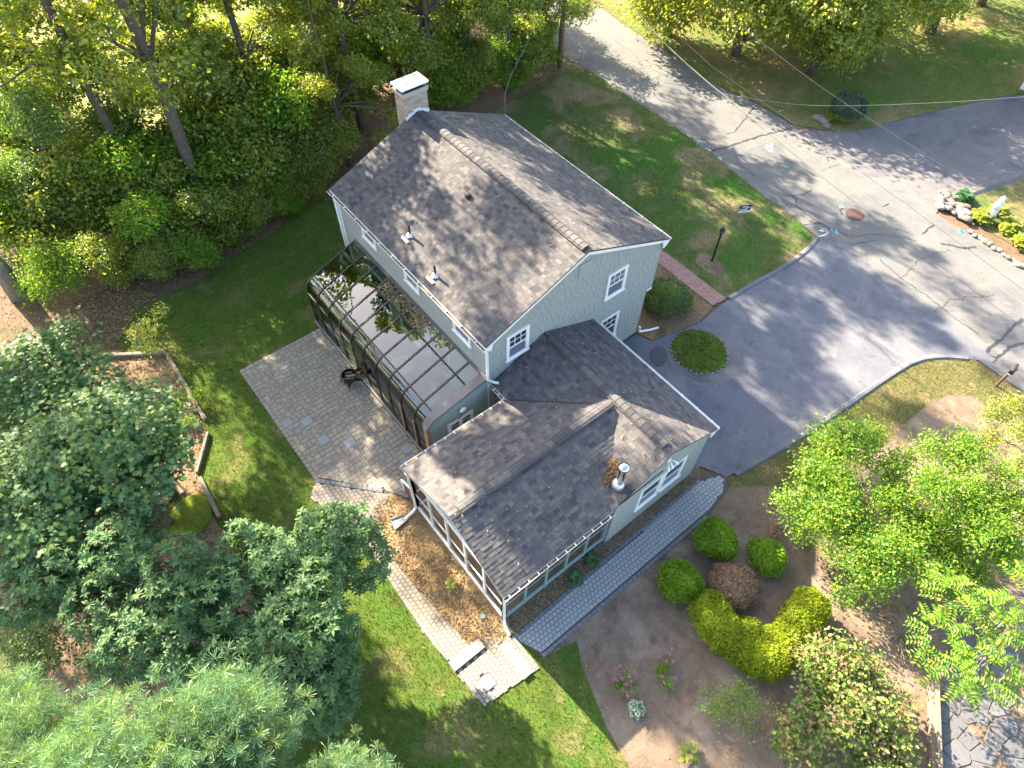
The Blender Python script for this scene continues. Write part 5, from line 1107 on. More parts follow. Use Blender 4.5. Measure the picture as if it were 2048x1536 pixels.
for key, px, py, lab, nm in (('yew0', 1428, 1082, 'clipped round green yew beside the garden walk, furthest up', 'clipped_yew'), ('yew1', 1355, 1165, 'clipped round green yew beside the garden walk, closest to the house', 'clipped_yew'), ('yew2', 1530, 1118, 'clipped yew with a pointed outline behind the brown bush', 'clipped_yew'), ('deadyew', 1465, 1172, 'browned dead bush between the clipped yews', 'dead_bush')):
    g_ = G(px, py, .3); plant(key, nm, (g_[0], g_[1], 0), lab, 'bush', 'clipped yews' if nm == 'clipped_yew' else None, px, 1, 'foliage', 'heart')
o0 = G(1500, 1270); hb = []
for px, py, r_, h in ((1422, 1222, .6, 1.05), (1432, 1245, .62, 1.0), (1452, 1268, .6, 1.02), (1480, 1290, .58, 1.0), (1508, 1308, .6, .98), (1538, 1318, .58, 1.0), (1562, 1296, .56, .98), (1580, 1268, .55, 1.02), (1598, 1240, .58, 1.08), (1618, 1215, .58, 1.1), (1500, 1268, .5, .9), (1535, 1285, .5, .92)):
    p = G(px, py, .6); hb.append((p[0] - o0[0], p[1] - o0[1], h * .45, r_, r_, h * .58))
clipped('hedge', hb, 52000, .095, 'lf_yewy', 310, .84, 2.6); plant('hedge', 'clipped_hedge', (o0[0], o0[1], 0), 'sprawling clipped golden-green hedge below the brown bush', 'hedge', None, 0, 1, 'foliage', 'heart')
clipped('azalea', [(0, 0, .6, .95, .95, .75), (.35, .45, .5, .6, .6, .6), (-.4, -.35, .5, .6, .6, .6)], 9000, .10, 'lf_azalea', 312)
g_ = G(1332, 598, .5); plant('azalea', 'azalea_bush', (g_[0], g_[1], 0), 'big rounded green bush at the front corner of the house', 'bush', None, 0, 1, 'foliage', 'heart')
clipped('darkbush', [(0, 0, .75, .95, .95, .85)], 7000, .11, 'lf_ever', 313)
g_ = G(1690, 228, .4); plant('darkbush', 'evergreen_bush', (g_[0], g_[1], 0), 'dark round evergreen bush beside the neighbour driveway', 'bush', None, 0, 1, 'foliage', 'heart')
# --- loose shrubs of the right-hand garden
def loose(key, name, centre, blobs_px, label, cat, ncl, per, clr, size, mat, seed, kind='diamond', wd=.55, bark='twig', tips=26, group=None, trunk=.05, shell=.35, rr=(.9, .6), **kw):
    o0 = G(*centre); R = np.random.default_rng(seed); bl = []
    for (px, py), z in blobs_px:
        p = G(px + R.normal() * 8, py + R.normal() * 8, z); q = R.uniform(.55, 1.35); z = z * R.uniform(.8, 1.2); bl.append((p[0] - o0[0], p[1] - o0[1], z, rr[0] * q, rr[0] * q, rr[1] * q))
    make_meshes(key, bl, ncl, per, clr, size, kind, mat, wd, shell, ((0, 0, -.05), (0, 0, max(z for _, z in blobs_px) * .6), trunk, .012), bark, tips, seed, **kw)
    return plant(key, name, (o0[0], o0[1], 0), label, cat, group, 0, 1, 'foliage', 'stems')
loose('lilacA', 'garden_shrub', (1690, 1010), [((1640, 880), 2.6), ((1700, 900), 2.9), ((1620, 950), 2.4), ((1690, 970), 2.8), ((1750, 940), 2.8), ((1740, 870), 2.5), ((1650, 1030), 2.2), ((1720, 1050), 2.4), ((1600, 1010), 1.8), ((1670, 920), 2.0), ((1710, 1000), 2.0), ((1660, 980), 1.6), ((1760, 1000), 2.2)], 'large airy green shrub nearest the driveway', 'shrub', 760, 24, .22, .105, 'lf_shrub', 401, rr=(.62, .5), shell=.15)
loose('lilacB', 'garden_shrub', (1860, 1000), [((1810, 920), 3.0), ((1870, 900), 3.2), ((1930, 920), 3.2), ((1850, 980), 3.2), ((1920, 990), 3.2), ((1990, 960), 3.0), ((1800, 1000), 2.8), ((2040, 1010), 3.0), ((1960, 1060), 2.8), ((1880, 950), 2.2), ((1900, 1040), 2.4), ((1840, 1040), 2.2), ((1980, 1010), 2.2), ((2020, 1080), 2.4), ((1780, 950), 2.4)], 'large dense green shrub at the right edge, right of the airy one', 'shrub', 900, 24, .22, .11, 'lf_shrub', 402, rr=(.66, .5), shell=.15)
loose('lilacC', 'garden_shrub', (1740, 1120), [((1660, 1110), 1.8), ((1720, 1120), 2.2), ((1780, 1090), 2.4), ((1680, 1180), 1.6), ((1760, 1160), 2.0), ((1820, 1080), 2.4), ((1620, 1060), 1.4), ((1840, 1130), 2.0)], 'green shrub with pale bare stems below the airy one', 'shrub', 420, 22, .2, .10, 'lf_shrub', 403, tips=60, rr=(.6, .45))
loose('lilacD', 'garden_shrub', (1900, 1110), [((1860, 1080), 1.9), ((1920, 1100), 2.1), ((1980, 1090), 2.3), ((2030, 1120), 2.4), ((1890, 1150), 1.5), ((1800, 1130), 1.5), ((1960, 1150), 1.7)], 'tangled green shrub between the dense one and the sumac', 'shrub', 420, 20, .22, .1, 'lf_shrub', 412, tips=50, rr=(.55, .4), shell=.15)
loose('gold', 'yellow_shrub', (2010, 880), [((1990, 830), 2.0), ((2030, 810), 2.2), ((2040, 860), 2.2), ((1990, 880), 1.8), ((2050, 920), 2.2)], 'yellow-green upright shrub at the right edge below the mailbox', 'shrub', 260, 20, .18, .09, 'lf_yellow', 404, rr=(.5, .6))
loose('sumac', 'sumac_shrub', (1960, 1270), [((1900, 1180), 2.4), ((1960, 1190), 3.0), ((2020, 1200), 3.2), ((1930, 1250), 2.6), ((2000, 1260), 3.0), ((1870, 1280), 2.0), ((1950, 1330), 2.4), ((2040, 1290), 2.6), ((1900, 1350), 2.0)], 'sumac with long pinnate leaves at the right edge over the flagstones', 'shrub', 130, 7, .2, .6, 'lf_shrub', 405, 'frond', .42, rr=(.5, .35), tips=30)
loose('viburnum', 'viburnum_shrub', (1690, 1440), [((1625, 1330), 1.3), ((1690, 1310), 1.5), ((1750, 1340), 1.5), ((1660, 1380), 1.5), ((1720, 1400), 1.7), ((1600, 1400), 1.0), ((1620, 1460), 1.3), ((1680, 1460), 1.5), ((1750, 1460), 1.4), ((1800, 1400), 1.1), ((1790, 1480), 1.1), ((1590, 1500), .9), ((1650, 1530), 1.2), ((1720, 1530), 1.3), ((1800, 1540), 1.0), ((1570, 1450), .7)], 'wide shrub with green and withered brown leaves at the bottom right', 'shrub', 640, 17, .2, .125, 'lf_mix', 406, wd=.75, rr=(.42, .3), shell=.2, tips=50)
loose('spindly', 'spindly_shrub', (1475, 1425), [((1430, 1390), .9), ((1470, 1380), 1.2), ((1500, 1400), 1.1), ((1460, 1430), 1.0), ((1500, 1450), .9), ((1430, 1410), .8)], 'thin spindly shrub with few leaves in the bare soil at the bottom', 'shrub', 90, 14, .14, .08, 'lf_shrub', 407, tips=20, rr=(.32, .25))
loose('sapling', 'bright_sapling', (295, 712), [((290, 650), 1.1), ((305, 630), 1.5), ((320, 660), 1.2), ((275, 670), .9), ((300, 690), .9), ((330, 690), .6), ((265, 655), .9)], 'bright yellow-green sapling at the corner of the timber-edged bed', 'sapling', 85, 14, .13, .1, 'lf_yellow', 408, tips=14, rr=(.3, .3), trunk=.025)
loose('fernbush', 'timber_edge_shrub', (372, 815), [((365, 790), .5), ((385, 800), .5), ((360, 820), .5), ((378, 835), .4)], 'small green shrub straddling the bed timber', 'shrub', 60, 16, .12, .1, 'lf_shrub', 409, rr=(.3, .22), trunk=.02)
loose('leftbush', 'young_shrub', (110, 560), [((90, 510), 2.2), ((130, 520), 2.2), ((110, 550), 1.8), ((140, 570), 1.6), ((80, 560), 1.6)], 'light green shrub right of the thick grey trunk', 'shrub', 240, 18, .22, .13, 'lf_shrub', 410, rr=(.7, .5), bark='bark')
loose('lowleft', 'dark_shrub', (60, 1300), [((40, 1270), 2.0), ((90, 1290), 2.0), ((60, 1330), 1.6), ((120, 1330), 1.6), ((180, 1310), 1.8)], 'dark shrub under the rhododendron at the left edge', 'shrub', 200, 18, .22, .11, 'lf_woodd', 411, rr=(.7, .5), bark='bark')
mb = MB(); R = np.random.default_rng(420)   # bare twiggy bush between shrubs
for k in range(46):
    a = R.random() * 6.28; l = R.uniform(.5, 1.2); mb.tube([(0, 0, 0), (l * .4 * math.cos(a), l * .4 * math.sin(a), .45), (l * math.cos(a + .2), l * math.sin(a + .2), R.uniform(.2, .8))], [.012, .008, .003], 4)
g_ = G(1800, 1275); tw = thing('bare_bush', (g_[0], g_[1], 0), 'leafless twiggy bush in the soil left of the sumac', 'bush'); mb.build('twigs', M['twig'], tw)
# --- hostas and flowers
def hosta(key, n, ln, mat, seed, edge=None):
    R = np.random.default_rng(seed); ph = R.random(n) * 6.28; rr = R.random(n) ** .6 * ln * 1.1; P = np.stack([rr * np.cos(ph) * .6, rr * np.sin(ph) * .6, .12 + .25 * (1 - rr / (ln * 1.1)) + R.random(n) * .05], 1)
    a = unit(np.stack([np.cos(ph), np.sin(ph), R.uniform(-.25, .35, n)], 1)); n_ = unit(np.array((0, 0, 1.0)) - a * a[:, 2:3] + R.normal(size=(n, 3)) * .12); n_ = unit(n_ - a * (n_ * a).sum(1, keepdims=True)); s_ = np.cross(n_, a)
    SH = np.array([(0, 0), (.2, .22), (.5, .3), (.8, .18), (1, 0), (.8, -.18), (.5, -.3), (.2, -.22)])
    sz = ln * R.uniform(.7, 1.1, n); V, FS = leaves_shape(P, n_, a, s_, sz, SH); MESH[key] = (nmesh(key, V, FS, M[mat]), None)
    if edge:
        V2, F2 = leaves_shape(P - n_ * .006, n_, a, s_, sz * 1.16, SH * np.array((1, 1.25)) - np.array((.06, 0))); MESH[key + '_e'] = nmesh(key + 'e', V2, F2, M[edge])
hosta('hostaA', 90, .26, 'lf_hosta', 501); hosta('hostaV', 46, .2, 'lf_hosta', 502, 'lf_cream'); hosta('hostaY', 34, .24, 'lf_yellow', 503); hosta('hostaBig', 150, .34, 'lf_yellow', 504)
for px, py, key, s_, lab in ((1185, 1125, 'hostaA', .8, 'dark green hosta against the porch wall, the upper of two'), (1150, 1160, 'hostaA', .75, 'dark green hosta against the porch wall, the lower of two'), (1270, 1420, 'hostaV', .9, 'hosta with cream-edged leaves below the pink flowers'), (1375, 1508, 'hostaY', 1.0, 'yellow-green hosta at the bottom edge'), (905, 1172, 'hostaY', .7, 'small yellow-green plant in the needle mulch beside the porch'),
                         (1960, 440, 'hostaBig', 1.2, 'yellow hosta clump left of the white statue'), (1995, 425, 'hostaBig', 1.0, 'yellow hosta clump behind the white statue'), (2015, 460, 'hostaBig', 1.3, 'yellow hosta clump right of the white statue'), (2042, 490, 'hostaBig', 1.2, 'yellow hosta clump at the right edge above the road'), (1663, 240, 'hostaY', 1.5, 'yellow-green plant at the foot of the dark evergreen bush'), (1925, 400, 'hostaA', 1.3, 'low green plant above the rock pile')):
    g_ = G(px, py); o = plant(key, 'hosta_plant', (g_[0], g_[1], .02), lab, 'hosta', 'hostas', px * .3, s_, 'leaves')
    if key + '_e' in MESH: link(bpy.data.objects.new('leaf_edges', MESH[key + '_e']), o)
def sedum(px, py, seed, lab, nf):
    R = np.random.default_rng(seed); g_ = G(px, py); bl = [(R.normal() * .16, R.normal() * .16, .2 + .12 * R.random(), .16, .16, .12) for _ in range(6)]
    make_meshes('sed%d' % seed, bl, 60, 12, .06, .06, 'diamond', 'lf_shrub', .5, .4, None, 'twig', 0, seed); o = plant('sed%d' % seed, 'flowering_plant', (g_[0], g_[1], 0), lab, 'flower', 'pink flowering plants', 0, 1, 'leaves')
    for k in range(nf):
        c = (R.normal() * .26, R.normal() * .26, .34 + R.random() * .1); P = np.array(c) + R.normal(size=(40, 3)).clip(-1.4, 1.4) * np.array((.024, .024, .01)); n, a, s_ = orient(R, np.tile((0, 0, 1.0), (40, 1)))
        V, FS = leaves_diamond(P, n, a, s_, np.full(40, .035), .8); link(bpy.data.objects.new('flower_head', nmesh('flower', V, FS, M['lf_pink'])), o)
sedum(1245, 1368, 511, 'pink flowering plant above the cream-edged hosta', 16); sedum(1328, 1340, 512, 'small pink flowering plant right of the larger one', 8)
loose('brownplant', 'brown_plant', (1553, 1062), [((1550, 1050), .35), ((1558, 1060), .3)], 'small withered brown plant in the soil beside the yews', 'plant', 24, 14, .09, .07, 'lf_dead', 415, rr=(.16, .14), trunk=.012)
# --- rocks, timbers, boards of the left bed
def rock(r_, sx, sy, sz, seed, mat, name='rock', loc=(0, 0, 0), parent=None, sub=3):
    import bmesh
    bm = bmesh.new(); bmesh.ops.create_icosphere(bm, subdivisions=sub, radius=1.0); R = np.random.default_rng(seed); k = R.normal(size=(6, 3)) * 1.6; ph = R.random(6) * 6
    for v in bm.verts:
        p = np.array(v.co); d = 1 + .10 * sum(math.sin(k[i] @ p + ph[i]) for i in range(6)) / 1.6; v.co = (p[0] * d * sx * r_, p[1] * d * sy * r_, max(-.2, p[2]) * d * sz * r_)
    me = bpy.data.meshes.new(name); bm.to_mesh(me); bm.free(); me.materials.append(M[mat]); o = link(bpy.data.objects.new(name, me), parent); o.location = loc; return o
g_ = G(375, 1035); mr = rock(1, .85, .75, .38, 5, 'moss', 'mossy_boulder', (g_[0], g_[1], 0)); tag(mr, 'green moss-covered boulder above the rhododendron', 'boulder')
g_ = G(285, 1030); mr = rock(1, .6, .8, .35, 6, 'rockd', 'dark_boulder', (g_[0], g_[1], 0)); tag(mr, 'dark grey boulder left of the mossy one', 'boulder')
TB = [((335, 710), (413, 842), 'timber edging along the upper right side of the left bed'), ((418, 868), (396, 948), 'split timber rail standing out at the bend of the left bed'), ((402, 958), (440, 1035), 'timber edging between lawn and mossy boulder'), ((200, 715), (335, 708), 'timber edging along the top of the left bed'), ((345, 955), (368, 990), 'short pale board stub left of the mossy boulder')]
for k, (a, b_, lab) in enumerate(TB):
    A, B = G(*a), G(*b_); o = thing('bed_timber', (A[0], A[1], 0), lab, 'timber'); MB().bar((0, 0, .09), (B[0] - A[0], B[1] - A[1], .09), .15 if k != 1 else .1, .18).build('beam', M['woodweather'], o, bevel=.012)
    MB().lathe([(.03, .0), (.03, .2)], ((B[0] - A[0]) * .5, (B[1] - A[1]) * .5, 0), 8).build('stake', M['woodweather'], o)
g_ = G(318, 1000); bd = thing('board_steps', (g_[0], g_[1], 0), 'weathered grey boards laid side by side beside the dark boulder', 'boards')
for k in range(5): MB().box(-.5 + k * .17, -.35 + k * .17, -.35, .35, .15, .19).build('board', M['woodweather'], bd)
MB().box(-.5, .35, -.3, -.22, .0, .15).box(-.5, .35, .2, .28, .0, .15).build('bearer', M['woodweather'], bd)
A, B = G(1858, 1360), G(1864, 1560); o = thing('path_timber', (A[0], A[1], 0), 'long weathered timber between soil and flagstones at the bottom right', 'timber')
MB().bar((0, 0, .1), (B[0] - A[0], B[1] - A[1], .1), .16, .2).build('beam', M['woodweather'], o, bevel=.015); MB().bar((.1, .03, .26), ((B[0] - A[0]) * .95 + .1, (B[1] - A[1]) * .95 + .03, .26), .12, .12).build('upper_beam', M['woodweather'], o, bevel=.012)
# rock pile beside the neighbour driveway
rp = thing('rock_pile', (*G(1893, 420)[:2], 0), 'pile of pale field stones at the corner of the neighbour driveway', 'rock pile')
R = np.random.default_rng(77); base = G(1893, 420)
for k in range(46):
    px, py = 1870 + R.random() * 62, 0; py = 395 + (px - 1870) * .62 + R.normal() * 12; p = G(px, py); rock(R.uniform(.1, .24), 1.1, .9, .7, 700 + k, 'stone', 'stone', (p[0] - base[0], p[1] - base[1], .08 + R.random() * .12), rp, 2)
es = thing('edge_stones', (*G(1990, 505)[:2], 0), 'line of stones along the road under the yellow hostas', 'stones'); base = G(1990, 505)
for k in range(13):
    p = G(1940 + k * 9.5, 466 + k * 6.2 + R.normal() * 2); rock(R.uniform(.12, .22), 1.1, .9, .6, 760 + k, 'stone', 'stone', (p[0] - base[0], p[1] - base[1], .05), es, 2)
es = thing('verge_rocks', (*G(1640, 240)[:2], 0), 'small rocks on the verge left of the dark evergreen bush', 'rocks'); base = G(1640, 240)
for k in range(6):
    p = G(1632 + k * 6 + R.normal() * 5, 236 + k * 3 + R.normal() * 6); rock(R.uniform(.15, .3), 1.1, .9, .6, 790 + k, 'stone', 'stone', (p[0] - base[0], p[1] - base[1], .05), es, 2)
# ---------------------------------------------------------------- street and garden furniture
lp = thing('lamp_post', (-.97, 14.12, 0), 'black lamp post with a small lantern on the front lawn', 'lamp post')
MB().lathe([(.06, 0), (.06, .12), (.038, .14), (.036, 1.62), (.05, 1.64), (.05, 1.68)], n=14).build('post', M['black'], lp)
MB().bar((-.14, 0, 1.5), (.14, 0, 1.5), .02).build('ladder_bar', M['black'], lp)
MB().lathe([(.06, 1.68), (.12, 1.9), (.1, 1.9), (.05, 1.7)], n=6).build('lantern_glass', M['paneS'], lp); MB().lathe([(.15, 1.9), (.14, 1.92), (.05, 2.02), (.02, 2.04), (.02, 2.08)], n=6).build('lantern_roof', M['black'], lp)
for k in range(6):
    a = k * math.pi / 3; MB().bar((.062 * math.cos(a), .062 * math.sin(a), 1.68), (.122 * math.cos(a), .122 * math.sin(a), 1.9), .014).build('lantern_bar', M['black'], lp)
bp = [( -.9 + .75 * math.cos(a) * (1 + .15 * math.sin(3 * a)), 13.85 + .6 * math.sin(a) * (1 + .2 * math.cos(2 * a))) for a in np.linspace(0, 6.28, 20, endpoint=False)]
sheet('bare_patch', bp, .004, M['soil'])
sg = thing('yard_sign', (*G(1484, 434)[:2], 0), 'navy and white yard sign standing on the front lawn', 'sign', None, math.radians(62))
MB().box(-.3, .3, -.012, .012, .3, .75).build('panel', M['navy'], sg)
MB().box(-.3, .3, -.016, -.0125, .3, .42).build('white_band', M['white'], sg); MB().box(-.28, .12, -.0162, -.0126, .45, .53).build('white_band', M['white'], sg)
for x0, x1, z in ((-.18, .2, .62), (-.22, .1, .67), (-.05, .24, .57)): MB().box(x0, x1, -.0165, -.0126, z, z + .022).build('lettering', M['white'], sg)
for x0, x1, z in ((-.25, .05, .49), (-.25, .0, .465), (-.2, .2, .36), (-.15, .15, .33)): MB().box(x0, x1, -.0185, -.0166, z, z + .012).build('lettering', M['navy'], sg)
for x in (-.2, .2): MB().bar((x, 0, 0), (x, 0, .3), .012).build('stake', M['steel'], sg)
mbx = thing('mailbox', (*G(1992, 772)[:2], 0), 'black mailbox on a wooden post beside the road', 'mailbox', None, math.radians(8))
MB().box(-.045, .045, -.045, .045, 0, 1.02).build('post', M['polewood'], mbx); MB().bar((0, -.2, .99), (0, .3, .99), .09, .06).bar((0, -.02, .7), (0, .25, .98), .05).build('arm', M['white'], mbx)
P = [(-.09, 1.03), (.09, 1.03)] + [(.09 * math.cos(a), 1.16 + .09 * math.sin(a)) for a in np.linspace(0, math.pi, 9)]
MB().extr([(x, -.2, z) for x, z in P], (0, .52, 0)).build('box', M['blackm'], mbx); MB().extr([(x * .96, .32, 1.03 + (z - 1.03) * .98) for x, z in P], (0, .015, 0)).build('door', M['polewood'], mbx); MB().bar((.1, 0, 1.1), (.1, 0, 1.3), .012, .03).build('flag', M['rust'], mbx)
pol = thing('utility_pole', (-18.5, 19.65, 0), 'brown wooden utility pole at the edge of the road', 'utility pole')
V, F = tube([(0, 0, -.1), (0, 0, 4), (.03, 0, 11)], [.17, .155, .12], 14); MB().tube([(0, 0, -.1), (0, 0, 4), (.03, 0, 11)], [.17, .155, .12], 14).build('pole', M['polewood'], pol, True)
MB().bar((-1.1, 0, 10.2), (1.1, 0, 10.2), .1, .12).build('crossarm', M['polewood'], pol)
def cable(name, pts, rad, mat, lab, sag=0.0):
    pts = [np.array(p, float) for p in pts]; Q = smooth_poly(pts, 2, False); o = thing(name, tuple(Q[0]), lab, 'cable', 'overhead cables'); MB().tube([np.array(q) - np.array(Q[0]) for q in Q], rad, 6).build('line', M[mat], o)
def W(*q): return [G(px, py, z) for px, py, z in q]
cable('overhead_cable', [(-18.5, 19.6, 9.0)] + W((1266, 27, 7.8), (1440, 190, 7.4), (1700, 372, 7.2), (2048, 608, 7.2), (2300, 790, 7.3)), .011, 'cablel', 'thick pale overhead cable along the road')
cable('overhead_cable', [(-18.5, 19.5, 8.6)] + W((1290, 60, 7.6), (1497, 235, 7.2), (1700, 400, 7.0), (2048, 655, 7.0), (2300, 850, 7.2)), .007, 'cable', 'dark overhead cable nearest the house along the road')
cable('overhead_cable', [(-18.5, 19.8, 9.6)] + W((1330, 68, 8), (1600, 255, 7.6), (1800, 400, 7.5), (2048, 580, 7.5), (2300, 770, 7.6)), .006, 'cable', 'thin dark overhead cable just beyond the pale one')
cable('overhead_cable', W((1430, 10, 9.2), (1625, 165, 8.8), (1770, 257, 8.6), (1945, 370, 8.6), (2300, 600, 8.8)), .007, 'cable', 'thin dark overhead cable furthest from the house, crossing the neighbour driveway')
cable('overhead_cable', W((1330, 165, 6.2), (1560, 209, 5.8), (1700, 213, 5.8), (1955, 202, 6.4), (2200, 180, 7)), .008, 'cablel', 'pale service cable crossing to the neighbour lawn')
cable('overhead_cable', [(-9.9, 8.5, 5.5)] + W((1010, 170, 5.7)) + [(-13.4, 13.1, 6.3), (-18.5, 19.5, 8.4)], .010, 'cablel', 'pale service cable from the far house eave to the utility pole')
# statue
stt = thing('garden_statue', (*G(1975, 440)[:2], 0), 'white stone statue standing among yellow hostas', 'statue', None, .6)
MB().lathe([(.26, 0), (.26, .12), (.2, .14), (.2, .2)], n=20).build('plinth', M['statue'], stt)
MB().lathe([(.18, .2), (.2, .3), (.17, .55), (.14, .8), (.15, .95), (.17, 1.05), (.13, 1.14), (.06, 1.2), (.075, 1.26), (.085, 1.33), (.07, 1.4), (.02, 1.44)], n=20).build('robed_figure', M['statue'], stt, True)
MB().lathe([(.2, .75), (.19, .95), (.15, 1.15), (.105, 1.3), (.1, 1.38), (.03, 1.46)], (0, .02, 0), 14).build('mantle', M['statue'], stt, True)
# iron fire basket on the patio
fp_ = thing('fire_basket', (*G(703, 765)[:2], .04), 'black iron fire basket with curved slats on the patio', 'fire pit', None, .5)
MB().lathe([(.06, .22), (.2, .24), (.3, .36), (.33, .5), (.31, .5), (.27, .37), (.18, .27), (.05, .25)], n=20).build('bowl', M['black'], fp_)
for k in range(8):
    a = k * math.pi / 4; MB().tube([(.1 * math.cos(a), .1 * math.sin(a), .2), (.33 * math.cos(a), .33 * math.sin(a), .3), (.38 * math.cos(a), .38 * math.sin(a), .52), (.3 * math.cos(a + .2), .3 * math.sin(a + .2), .66)], .016, 5).build('slat', M['black'], fp_)
for k in range(4):
    a = k * math.pi / 2 + .4; c_, s_ = math.cos(a), math.sin(a); MB().add([(.2 * c_ - .1 * s_, .2 * s_ + .1 * c_, .3), (.2 * c_ + .1 * s_, .2 * s_ - .1 * c_, .3), (.5 * c_, .5 * s_, 0), (.22 * c_ - .1 * s_, .22 * s_ + .1 * c_, .28), (.22 * c_ + .1 * s_, .22 * s_ - .1 * c_, .28), (.48 * c_, .48 * s_, 0)], [(0, 1, 2), (5, 4, 3), (0, 3, 4, 1), (1, 4, 5, 2), (2, 5, 3, 0)]).build('leg', M['black'], fp_)
for k in range(5):
    b_ = R.normal(size=2) * .1; MB().tube([(b_[0] - .16, b_[1] - .1, .33 + k * .02), (b_[0] + .16, b_[1] + .1, .36 + k * .02)], .03, 7).build('log', M['twig'], fp_)
bn = thing('small_bin', (*G(718, 750)[:2], .04), 'small tan bucket between the fire basket and the sunroom', 'bucket'); MB().lathe([(.11, 0), (.14, .3), (.125, .3), (.1, .03)], n=16).build('bucket', M['woodtan'], bn)
# small things: window well grate, valve cover
vc = thing('valve_cover', (*G(966, 1233)[:2], .03), 'small round green valve cover in the needle mulch', 'valve cover'); MB().lathe([(.09, 0), (.09, .03), (.08, .04)], n=16).build('lid', M['teal'], vc)
# brown shed at the left edge
g_ = G(45, 345); sh = thing('brown_shed', (g_[0], g_[1], 0), 'rust brown wooden shed behind the evergreens at the left edge', 'shed', None, .3)
for k in range(14): MB().box(-1.6 + k * .23, -1.38 + k * .23, -1.2, -1.16, 0, 2.2).build('wall_board', M['woodred'], sh)
MB().box(-1.6, 1.6, -1.15, 1.2, 0, 2.2).build('body', M['woodred'], sh); MB().hexa([(-1.8, -1.4, 2.2), (1.8, -1.4, 2.2), (1.8, 1.4, 2.6), (-1.8, 1.4, 2.6), (-1.8, -1.4, 2.28), (1.8, -1.4, 2.28), (1.8, 1.4, 2.68), (-1.8, 1.4, 2.68)]).build('roof', M['woodred'], sh)
MB().box(.6, 1.0, -1.24, -1.19, 1.2, 1.8).build('window_frame', M['white'], sh); MB().box(.66, .94, -1.25, -1.24, 1.26, 1.74).build('pane', M['paneD'], sh)
# corner of the neighbour house
nh = thing('neighbour_house', (3.2, 43.0, 0), 'corner of a white house at the right edge beside the driveway', 'house', None, math.radians(-8))
MB().box(-2.2, 6, -2.6, 6, 0, 3).build('wall', M['white'], nh)
for k in range(18): MB().box(-2.23, -2.2, -2.6, 6, .2 + k * .15, .335 + k * .15).build('clapboard', M['white'], nh)
MB().box(-2.26, -2.14, -2.66, -2.5, 0, 3).build('corner_board', M['white'], nh); MB().hexa([(-2.6, -3, 3), (6.4, -3, 3), (6.4, 1.7, 5), (-2.6, 1.7, 5), (-2.6, -3, 3.1), (6.4, -3, 3.1), (6.4, 1.7, 5.1), (-2.6, 1.7, 5.1)]).build('roof', M['roofdeck'], nh)

# ---------------------------------------------------------------- grass, litter
def scatter(poly, dens, R, excl=()):
    P = np.array(poly); lo, hi = P.min(0), P.max(0); n = int(dens * (hi[0] - lo[0]) * (hi[1] - lo[1])); Q = lo + R.random((n, 2)) * (hi - lo); ok = inpoly(Q, poly)
    for e in excl: ok &= ~inpoly(Q, e)
    return Q[ok]
R = np.random.default_rng(901)
def grass(name, poly, dens, mat, label, excl=(), z=0.0, h=.07, wd=.022):
    Q = scatter(poly, dens, R, excl); n = len(Q); Q = Q + R.normal(0, .06, (n, 2)); lean = R.normal(0, .45, (n, 2)); hh = h * R.uniform(.5, 1.3, n); a = R.random(n) * 6.28; s_ = np.stack([np.cos(a), np.sin(a)], 1) * wd / 2
    V = np.stack([np.c_[Q - s_, np.full(n, z)], np.c_[Q + s_, np.full(n, z)], np.c_[Q + lean * hh[:, None], z + hh]], 1).reshape(-1, 3)
    tag(link(bpy.data.objects.new(name, nmesh(name, V, [np.arange(3 * n).reshape(-1, 3)], M[mat]))), label, 'grass', None, 'stuff')
HOUSEP = [(-10.1, -.2), (.1, -.2), (.1, 8.4), (-10.1, 8.4)]
SUNP = [(-9.2, -2.75), (0, -2.75), (0, .1), (-9.2, .1)]
PORCHP = [(.9, -4.2), (6.2, -4.2), (6.2, 0), (.9, 0)]
grass('back_grass', LAWNB, 420, 'lf_grass', 'short mown grass of the back lawn', (PATIO, LWALK, LAND, HOUSEP, SUNP, PORCHP, PORCHBED, RWALK))
grass('front_grass', LAWNF, 300, 'lf_grassd', 'patchy green and dry grass of the front lawn', (HOUSEP, BWALK, FRONTBED))
grass('side_grass', LAWNR, 420, 'lf_grassd', 'dry grass strip beside the driveway', ())
grass('island_grass', ring, 600, 'lf_grass', 'grass on the round island in the driveway', (), .07, .1)
grass('verge_grass', LAWNN, 60, 'lf_grassd', 'dry grass on the verge across the road', (), 0, .09, .035)
grass('moss_grass', [(x + G(375, 1035)[0], y + G(375, 1035)[1]) for x, y in [(.8 * math.cos(a), .7 * math.sin(a)) for a in np.linspace(0, 6, 12)]], 500, 'lf_yewy', 'short moss tufts on the boulder', (), .3, .05)
def litter(name, polys, mat, label, size=.075, z=.02):
    Q = np.concatenate([scatter(p, d, R, e) for p, d, e in polys]); n = len(Q); P = np.c_[Q, z + R.random(n) * .03]; O_ = np.tile((0, 0, 1.0), (n, 1)); nn, a, s_ = orient(R, O_, 1, 0, .35, 0)
    V, FS = leaves_diamond(P, nn, a, s_, size * R.uniform(.6, 1.4, n), .6, .15)
    tag(link(bpy.data.objects.new(name, nmesh(name, V, FS, M[mat]))), label, 'leaves', None, 'stuff')
WOODF = GP([(700, 400), (640, 405), (600, 415), (540, 472), (480, 505), (400, 562), (330, 594), (270, 622), (235, 690), (150, 740), (0, 650), (0, 300), (400, 250), (760, 250), (790, 330)])
PILE = GP([(130, 600), (230, 570), (310, 590), (270, 625), (240, 680), (190, 720), (150, 690)])
ROADEDGE = smooth_poly([(x, y + .05) for x, y in roadL[2:11]] + [(x, y + .55) for x, y in roadL[2:11]][::-1], 0)
VERGE = GP([(1253, 52), (1336, 103), (1431, 169), (1511, 203), (1590, 250), (1640, 200), (1500, 130), (1350, 70)])
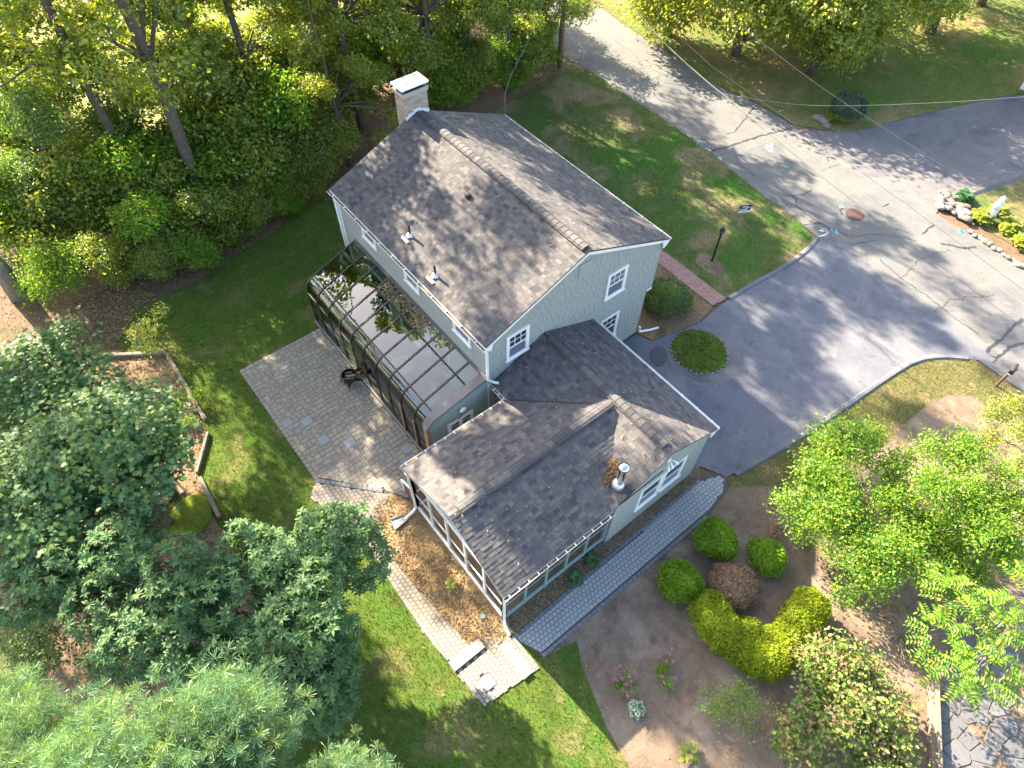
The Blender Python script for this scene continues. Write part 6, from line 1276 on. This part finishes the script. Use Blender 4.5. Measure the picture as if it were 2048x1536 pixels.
litter('fallen_leaves', [(WOODF, 26, (LAWNB,)), (PILE, 330, ()), (LAWNB, 1.6, (PATIO, HOUSEP, SUNP, PORCHP)), (LAWNF, 1.5, (HOUSEP,)), (ROADEDGE, 14, ()), (VERGE, 26, (ROAD,)), (LITBED, 70, ()), (BED, 3.0, ()), (DRIVE, .5, ()), (ROAD[:], .12, ()), (PATIO, 1.2, (SUNP, HOUSEP))], 'lf_litter', 'brown and yellow fallen leaves lying over lawns, beds and the wood floor')
litter('mulch_chips', [(PORCHBED, 420, (PORCHP,)), (PEB, 420, ()), (FRONTBED, 120, (HOUSEP,)), (LITBED, 60, ())], 'lf_litter', 'dry needles and bark chips on the beds beside the house', .07, .03)
# dead leaves caught on the upper sunroom panes and needles by the flue
Q = np.c_[R.uniform(-6.4, -3.2, 500), R.uniform(-.66, -.1, 500)]; zz = zM + (zT - zM) * (Q[:, 1] - yM) / (-.03 - yM) + .03
P = np.c_[Q, zz + R.random(500) * .03]; nn, a, s_ = orient(R, np.tile((0, 0, 1.0), (500, 1)), 1, 0, .4, 0); V, FS = leaves_diamond(P, nn, a, s_, .09 * R.uniform(.6, 1.3, 500), .6)
tag(link(bpy.data.objects.new('roof_leaves', nmesh('roof_leaves', V, FS, M['lf_dead']))), 'dead brown leaves lying on the upper sunroom panes', 'leaves', None, 'stuff')
n = 260; U_ = R.random((n, 3)); P = np.where(U_[:, :1] < .5, np.c_[X0 + U_[:, 1] * 10, EY0 + U_[:, 2] * 8.6, np.zeros(n)], np.c_[.3 + U_[:, 1] * 5.8, PY0 + U_[:, 2] * 9.0, np.zeros(n)])
P[:, 2] = [zr(y) + .04 if u < .5 else max(zw(y) if y > .1 else 0, zp(x) if y < 2.3 and x > 1 else 0) + .04 for (x, y, _), u in zip(P, U_[:, 0])]
P = P[P[:, 2] > 2.5]; nn, a, s_ = orient(R, np.tile((0, 0, 1.0), (len(P), 1)), 1, 0, .3, 0); V, FS = leaves_diamond(P, nn, a, s_, .08 * R.uniform(.6, 1.3, len(P)), .6)
tag(link(bpy.data.objects.new('roof_litter', nmesh('roof_litter', V, FS, M['lf_litter']))), 'single fallen leaves scattered over the house roofs', 'leaves', None, 'stuff')
n = 420; f_ = R.random(n); P = np.c_[5.2 + .35 * f_ + R.normal(0, .07, n), 1.15 - .75 * f_ + R.normal(0, .05, n)]; P = np.c_[P, np.maximum([zp(x) for x in P[:, 0]], [zw(y) for y in P[:, 1]]) + .03 + R.random(n) * .05]
nn, a, s_ = orient(R, np.tile((0, 0, 1.0), (n, 1)), 1, 0, .5, 0); V, FS = leaves_diamond(P, nn, a, s_, .11 * R.uniform(.6, 1.3, n), .14)
M['needleorange'] = plain('orange_needles', (.33, .19, .07), .9, 0, .3, 20)
tag(link(bpy.data.objects.new('needle_drift', nmesh('needle_drift', V, FS, M['needleorange']))), 'drift of orange pine needles in the roof valley beside the flue', 'pine needles', None, 'stuff')
